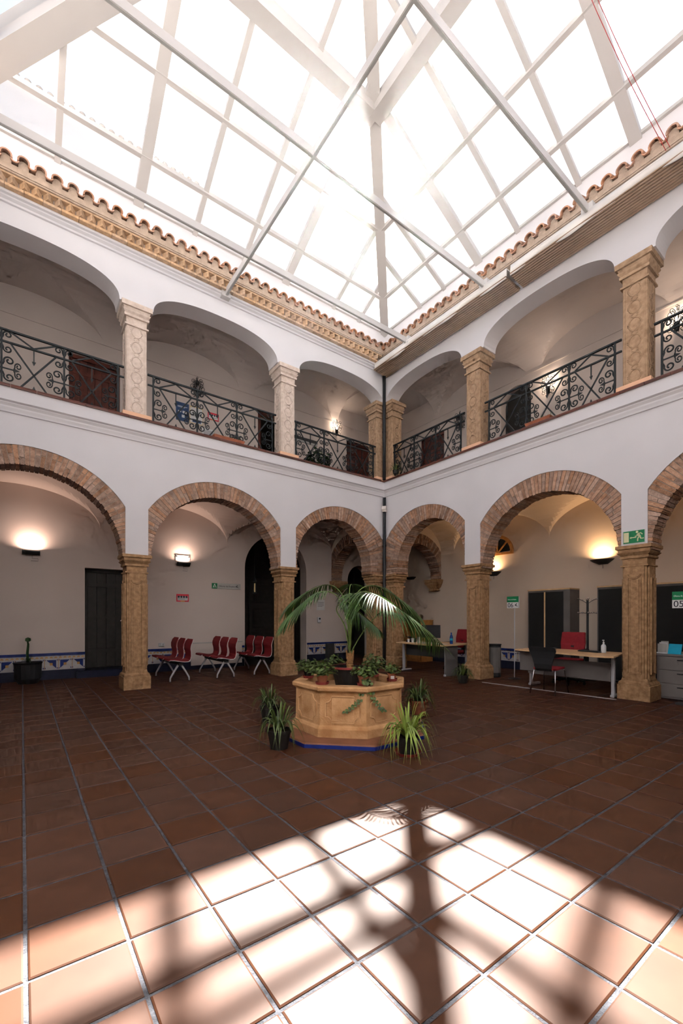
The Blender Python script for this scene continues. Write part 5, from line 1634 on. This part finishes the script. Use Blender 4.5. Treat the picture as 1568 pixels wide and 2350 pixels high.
def frond(pts, leaf_len, seed, n_leaf=34, start=0.42, wid=0.0075, droop=0.6):
    """pts: control points (r, b, z): r to the side, b away, z height; Catmull-Rom rachis with drooping leaflets"""
    rnd = random.Random(seed)
    P = [RIGHT * p[0] + BACK * p[1] + Vector((0, 0, p[2])) for p in pts]
    Q = [P[0] * 2 - P[1]] + P + [P[-1] * 2 - P[-2]]
    def ev(t):
        f = t * (len(P) - 1)
        i = min(int(f), len(P) - 2)
        u = f - i
        a, b, c, d = Q[i], Q[i + 1], Q[i + 2], Q[i + 3]
        return 0.5 * ((2 * b) + (c - a) * u + (2 * a - 5 * b + 4 * c - d) * u * u + (3 * b - a - 3 * c + d) * u ** 3)
    path = [ev(i / 24) for i in range(25)]
    root = MB().tube(path, [0.009 * (1 - 0.75 * i / 24) for i in range(25)], 5).build('frond', M['palmstem'], palm, smooth=True)
    lf = MB()
    for i in range(n_leaf):
        t = start + (1 - start) * (i + 0.5) / n_leaf
        p = ev(t)
        tg = (ev(min(1, t + 0.01)) - ev(max(0, t - 0.01))).normalized()
        sd_ = tg.cross(Vector((0, 0, 1)))
        if sd_.length < 1e-3: sd_ = RIGHT.copy()
        sd_.normalize()
        q = (t - start) / (1 - start)
        L = leaf_len * (0.55 + 0.55 * math.sin(PI * min(1.0, 0.15 + q * 0.85))) * rnd.uniform(0.9, 1.1)
        for s_ in (-1, 1):
            dr_ = (sd_ * s_ * rnd.uniform(0.72, 0.9) + tg * (0.55 + 0.35 * q)).normalized()
            pl = []
            for k in range(6):
                x = k / 5
                pl.append(p + dr_ * L * x + Vector((0, 0, 1)) * (0.10 * L * x - droop * L * x ** 1.9))
            vs, fs = leaf_strip(pl, [wid * v for v in (0.5, 0.95, 1.0, 0.85, 0.55, 0.08)], 0.2)
            lf.add(vs, fs)
    lf.build('leaflets', M['palm'], root, smooth=True)
    return root
frond([(0.0, 0.0, 0.86), (-0.03, -0.02, 1.25), (-0.14, -0.10, 1.55), (-0.36, -0.20, 1.60), (-0.60, -0.22, 1.42), (-0.74, -0.22, 1.28)], 0.30, 11, 36, 0.50)
frond([(0.0, 0.0, 0.86), (0.02, -0.12, 1.28), (0.08, -0.40, 1.56), (0.20, -0.78, 1.55), (0.42, -0.98, 1.41), (0.68, -0.92, 1.21), (0.89, -0.80, 1.04)], 0.30, 12, 40, 0.40)
frond([(0.0, 0.0, 0.86), (-0.02, 0.04, 1.28), (-0.10, 0.12, 1.60), (-0.30, 0.28, 1.72), (-0.62, 0.40, 1.58), (-0.80, 0.44, 1.42)], 0.30, 13, 34, 0.5)
frond([(0.0, 0.0, 0.86), (0.03, 0.04, 1.30), (0.10, 0.10, 1.62), (0.34, 0.22, 1.70), (0.68, 0.30, 1.50), (0.86, 0.32, 1.34)], 0.32, 14, 36, 0.48)
frond([(0.0, 0.0, 0.86), (0.0, -0.05, 1.25), (0.02, -0.20, 1.54), (0.06, -0.44, 1.56), (0.10, -0.62, 1.40)], 0.26, 15, 28, 0.55)
frond([(0.0, 0.0, 0.86), (-0.06, -0.03, 1.20), (-0.16, -0.10, 1.40), (-0.06, -0.22, 1.47), (0.14, -0.36, 1.32), (0.30, -0.42, 1.18)], 0.22, 16, 26, 0.55)
frond([(0.0, 0.0, 0.86), (0.0, 0.05, 1.35), (0.0, 0.12, 1.66), (0.04, 0.34, 1.72), (0.06, 0.58, 1.55)], 0.28, 17, 28, 0.55)
frond([(0.0, 0.0, 0.86), (0.10, 0.0, 1.05), (0.24, -0.02, 1.25), (0.40, -0.08, 1.38), (0.60, -0.14, 1.34)], 0.22, 18, 20, 0.6)

# small leafy pots on the rim
def leafy_pot(loc, label, r, h, n, spread, up, seed, trail=None, saucer=True, group='small leafy pots on the well rim', leafs=0.021, m='ivy', potm='potclay'):
    rnd = random.Random(seed)
    root = empty('leafy_pot', loc=loc)
    tag(root, label, 'potted plant', group)
    pot(root, r, h, M[potm], M['potred'] if saucer else None)
    lf, stm = MB(), MB()
    def leaf(p, nrm, s_):
        nrm = nrm.normalized()
        a = nrm.orthogonal().normalized()
        a = Matrix.Rotation(rnd.uniform(0, 2 * PI), 3, nrm) @ a
        b = nrm.cross(a)
        vs = [p + a * s_ * x + b * s_ * y + nrm * s_ * zz for x, y, zz in ((-1, 0, 0), (-0.35, 0.75, 0.12), (0.45, 0.6, 0.1), (1.05, 0, -0.1), (0.45, -0.6, 0.1), (-0.35, -0.75, 0.12), (0, 0, -0.05))]
        lf.add(vs, [(0, 6, 1), (1, 6, 2), (2, 6, 3), (3, 6, 4), (4, 6, 5), (5, 6, 0)])
    for k in range(n):
        a = rnd.uniform(0, 2 * PI)
        rr = spread * math.sqrt(rnd.random())
        z = h + up * rnd.uniform(0.1, 1.0) * (1 - 0.5 * (rr / spread) ** 2)
        p = Vector((rr * math.cos(a), rr * math.sin(a), z))
        leaf(p, Vector((math.cos(a) * 0.6, math.sin(a) * 0.6, 1)) + Vector((rnd.uniform(-.5, .5), rnd.uniform(-.5, .5), 0)), leafs * rnd.uniform(0.7, 1.25))
        if k % 4 == 0: stm.tube([(0, 0, h * 0.9), tuple(p * 0.6 + Vector((0, 0, h * 0.4))), tuple(p)], 0.0025, 4)
    for tr in (trail or []):
        pts = [Vector(q) for q in tr]
        stm.tube(pts, 0.0025, 4)
        for i in range(len(pts) - 1):
            for t in (0.0, 0.33, 0.66):
                p = pts[i].lerp(pts[i + 1], t)
                for s_ in (-1, 1):
                    leaf(p + RIGHT * s_ * 0.016 - BACK * 0.01, -BACK + Vector((rnd.uniform(-.4, .4), rnd.uniform(-.4, .4), 0.5)), leafs * 0.95)
    lf.build('foliage', M[m], root)
    tag(root.children[-1], kind='stuff')
    stm.build('stems', M['palmstem'], root)
    return root
ZW = 0.582
def rim(r, b): return (WX + RIGHT.x * r + BACK.x * b, WY + RIGHT.y * r + BACK.y * b, ZW)
leafy_pot(rim(-0.50, 0.08), 'leafy pot at the left end of the well rim', 0.055, 0.085, 154, 0.15, 0.16, 21, potm='potdark')
leafy_pot(rim(-0.31, -0.42), 'leafy clay pot with saucer at the front left of the well rim', 0.062, 0.10, 176, 0.16, 0.16, 22)
leafy_pot(rim(-0.20, 0.46), 'leafy pot at the back of the well rim behind the palm trunk', 0.055, 0.085, 132, 0.14, 0.18, 23, potm='potdark')
out_ = -BACK
tr1 = [(0, 0, 0.10), tuple(-BACK * 0.10 + Vector((0, 0, 0.04))), tuple(-BACK * 0.13 - RIGHT * 0.05 + Vector((0, 0, -0.14))), tuple(-BACK * 0.13 - RIGHT * 0.14 + Vector((0, 0, -0.22))), tuple(-BACK * 0.13 - RIGHT * 0.23 + Vector((0, 0, -0.28)))]
tr2 = [(0, 0, 0.10), tuple(-BACK * 0.09 + RIGHT * 0.06 + Vector((0, 0, 0.03))), tuple(-BACK * 0.11 + RIGHT * 0.09 + Vector((0, 0, -0.12))), tuple(-BACK * 0.11 + RIGHT * 0.17 + Vector((0, 0, -0.22))), tuple(-BACK * 0.09 + RIGHT * 0.22 + Vector((0, 0, -0.27)))]
tr3 = [(0, 0, 0.10), tuple(-BACK * 0.11 + RIGHT * 0.02 + Vector((0, 0, 0.03))), tuple(-BACK * 0.13 + RIGHT * 0.03 + Vector((0, 0, -0.10)))]
leafy_pot(rim(0.14, -0.50), 'trailing ivy pot at the front of the well rim', 0.062, 0.10, 154, 0.14, 0.13, 24, [tr1, tr2, tr3])
leafy_pot(rim(0.30, 0.20), 'leafy pot right behind the palm pot', 0.055, 0.09, 154, 0.15, 0.20, 25, potm='potdark')
lq = leafy_pot(rim(0.48, -0.18), 'small clay pot with white label at the right end of the well rim', 0.05, 0.09, 66, 0.10, 0.13, 26)
MB().box(-0.02, 0.02, -0.002, 0.0, -0.018, 0.018).build('price_tag', M['paper'], lq, mat=T(*(-BACK * 0.046 + Vector((0, 0, 0.045)))) @ RZ(YAW - PI / 2))

# plants elsewhere
lp2 = leafy_pot((6.05, 9.15, 4.90), 'big leafy plant upstairs behind the railing beside the pale column', 0.16, 0.25, 150, 0.34, 0.55, 31, None, False, 'balcony plants', 0.06, 'darkleaf', 'potdark')
def trough(mat, L, label, seed):
    rnd = random.Random(seed)
    root = empty('planter_trough', mat)
    tag(root, label, 'planter', 'balcony planters')
    MB().loft([[(-L / 2, -0.06, 0), (L / 2, -0.06, 0), (L / 2, 0.06, 0), (-L / 2, 0.06, 0)], [(-L / 2 - 0.02, -0.075, 0.06), (L / 2 + 0.02, -0.075, 0.06), (L / 2 + 0.02, 0.075, 0.06), (-L / 2 - 0.02, 0.075, 0.06)]]).build('trough', M['potclay'], root)
    MB().box(-L / 2, L / 2, -0.06, 0.06, 0.058, 0.063).build('soil', M['soil'], root)
    for k in range(16):
        link('leaf', BL_D[rnd.randrange(6)], root, mat=T(rnd.uniform(-L / 2, L / 2), 0, 0.06) @ RZ(rnd.uniform(0, 6.28)) @ Matrix.Scale(rnd.uniform(0.28, 0.45), 4))
trough(ML @ T(3.42, -0.05, 4.94), 0.62, 'red trough with seedlings on the sill below the red notice', 41)
trough(MR @ T(-4.22, -0.05, 4.94), 0.45, 'red trough with green shoots on the sill before the arched doorway', 42)
dk = empty('tall_potted_plant', loc=(0.10, 10.62, 0))
tag(dk, 'dark potted plant with one tall bare stalk against the dado', 'potted plant')
MB().lathe([(0.16, 0.0), (0.22, 0.10), (0.23, 0.38), (0.25, 0.42), (0.22, 0.42)], n=18).build('pot', M['black'], dk)
MB().lathe([(0.21, 0.40), (0.001, 0.41)], n=14, cap=False).build('soil', M['soil'], dk)
MB().tube([(0, 0, 0.40), (-0.01, 0, 0.6), (0.005, 0, 0.78), (-0.01, 0, 0.86)], [0.028, 0.024, 0.020, 0.012], 7).build('stalk', M['darkleaf'], dk)
for k in range(10):
    a = k * 0.63
    link('leaf', BL_K[k % 6], dk, mat=T(0, 0, 0.40) @ RZ(a) @ Matrix.Scale(0.8, 4))
MB().lathe([(0.0, 0.82), (0.05, 0.85), (0.045, 0.90), (0.0, 0.92)], n=9).build('tip', M['darkleaf'], dk)

# ------------------------------------------------------------------ scattering volume added to imitate lens glare around the sun
hz = bpy.data.materials.new('sun_glare_volume')
hz.use_nodes = True
hn, hl = hz.node_tree.nodes, hz.node_tree.links
hn.remove(hn['Principled BSDF'])
vs_ = hn.new('ShaderNodeVolumeScatter')
vs_.inputs['Density'].default_value = 0.00018
vs_.inputs['Anisotropy'].default_value = 0.90
vs_.inputs['Color'].default_value = (0.93, 0.97, 1.0, 1)
hl.new(vs_.outputs[0], hn['Material Output'].inputs['Volume'])
hb = MB().box(-4.7, 12.2, -3.7, 14.2, -0.3, 11.9).build('glare_volume', hz)
tag(hb, 'added scattering volume that imitates lens glare around the sun', 'glare_volume', kind='stuff')
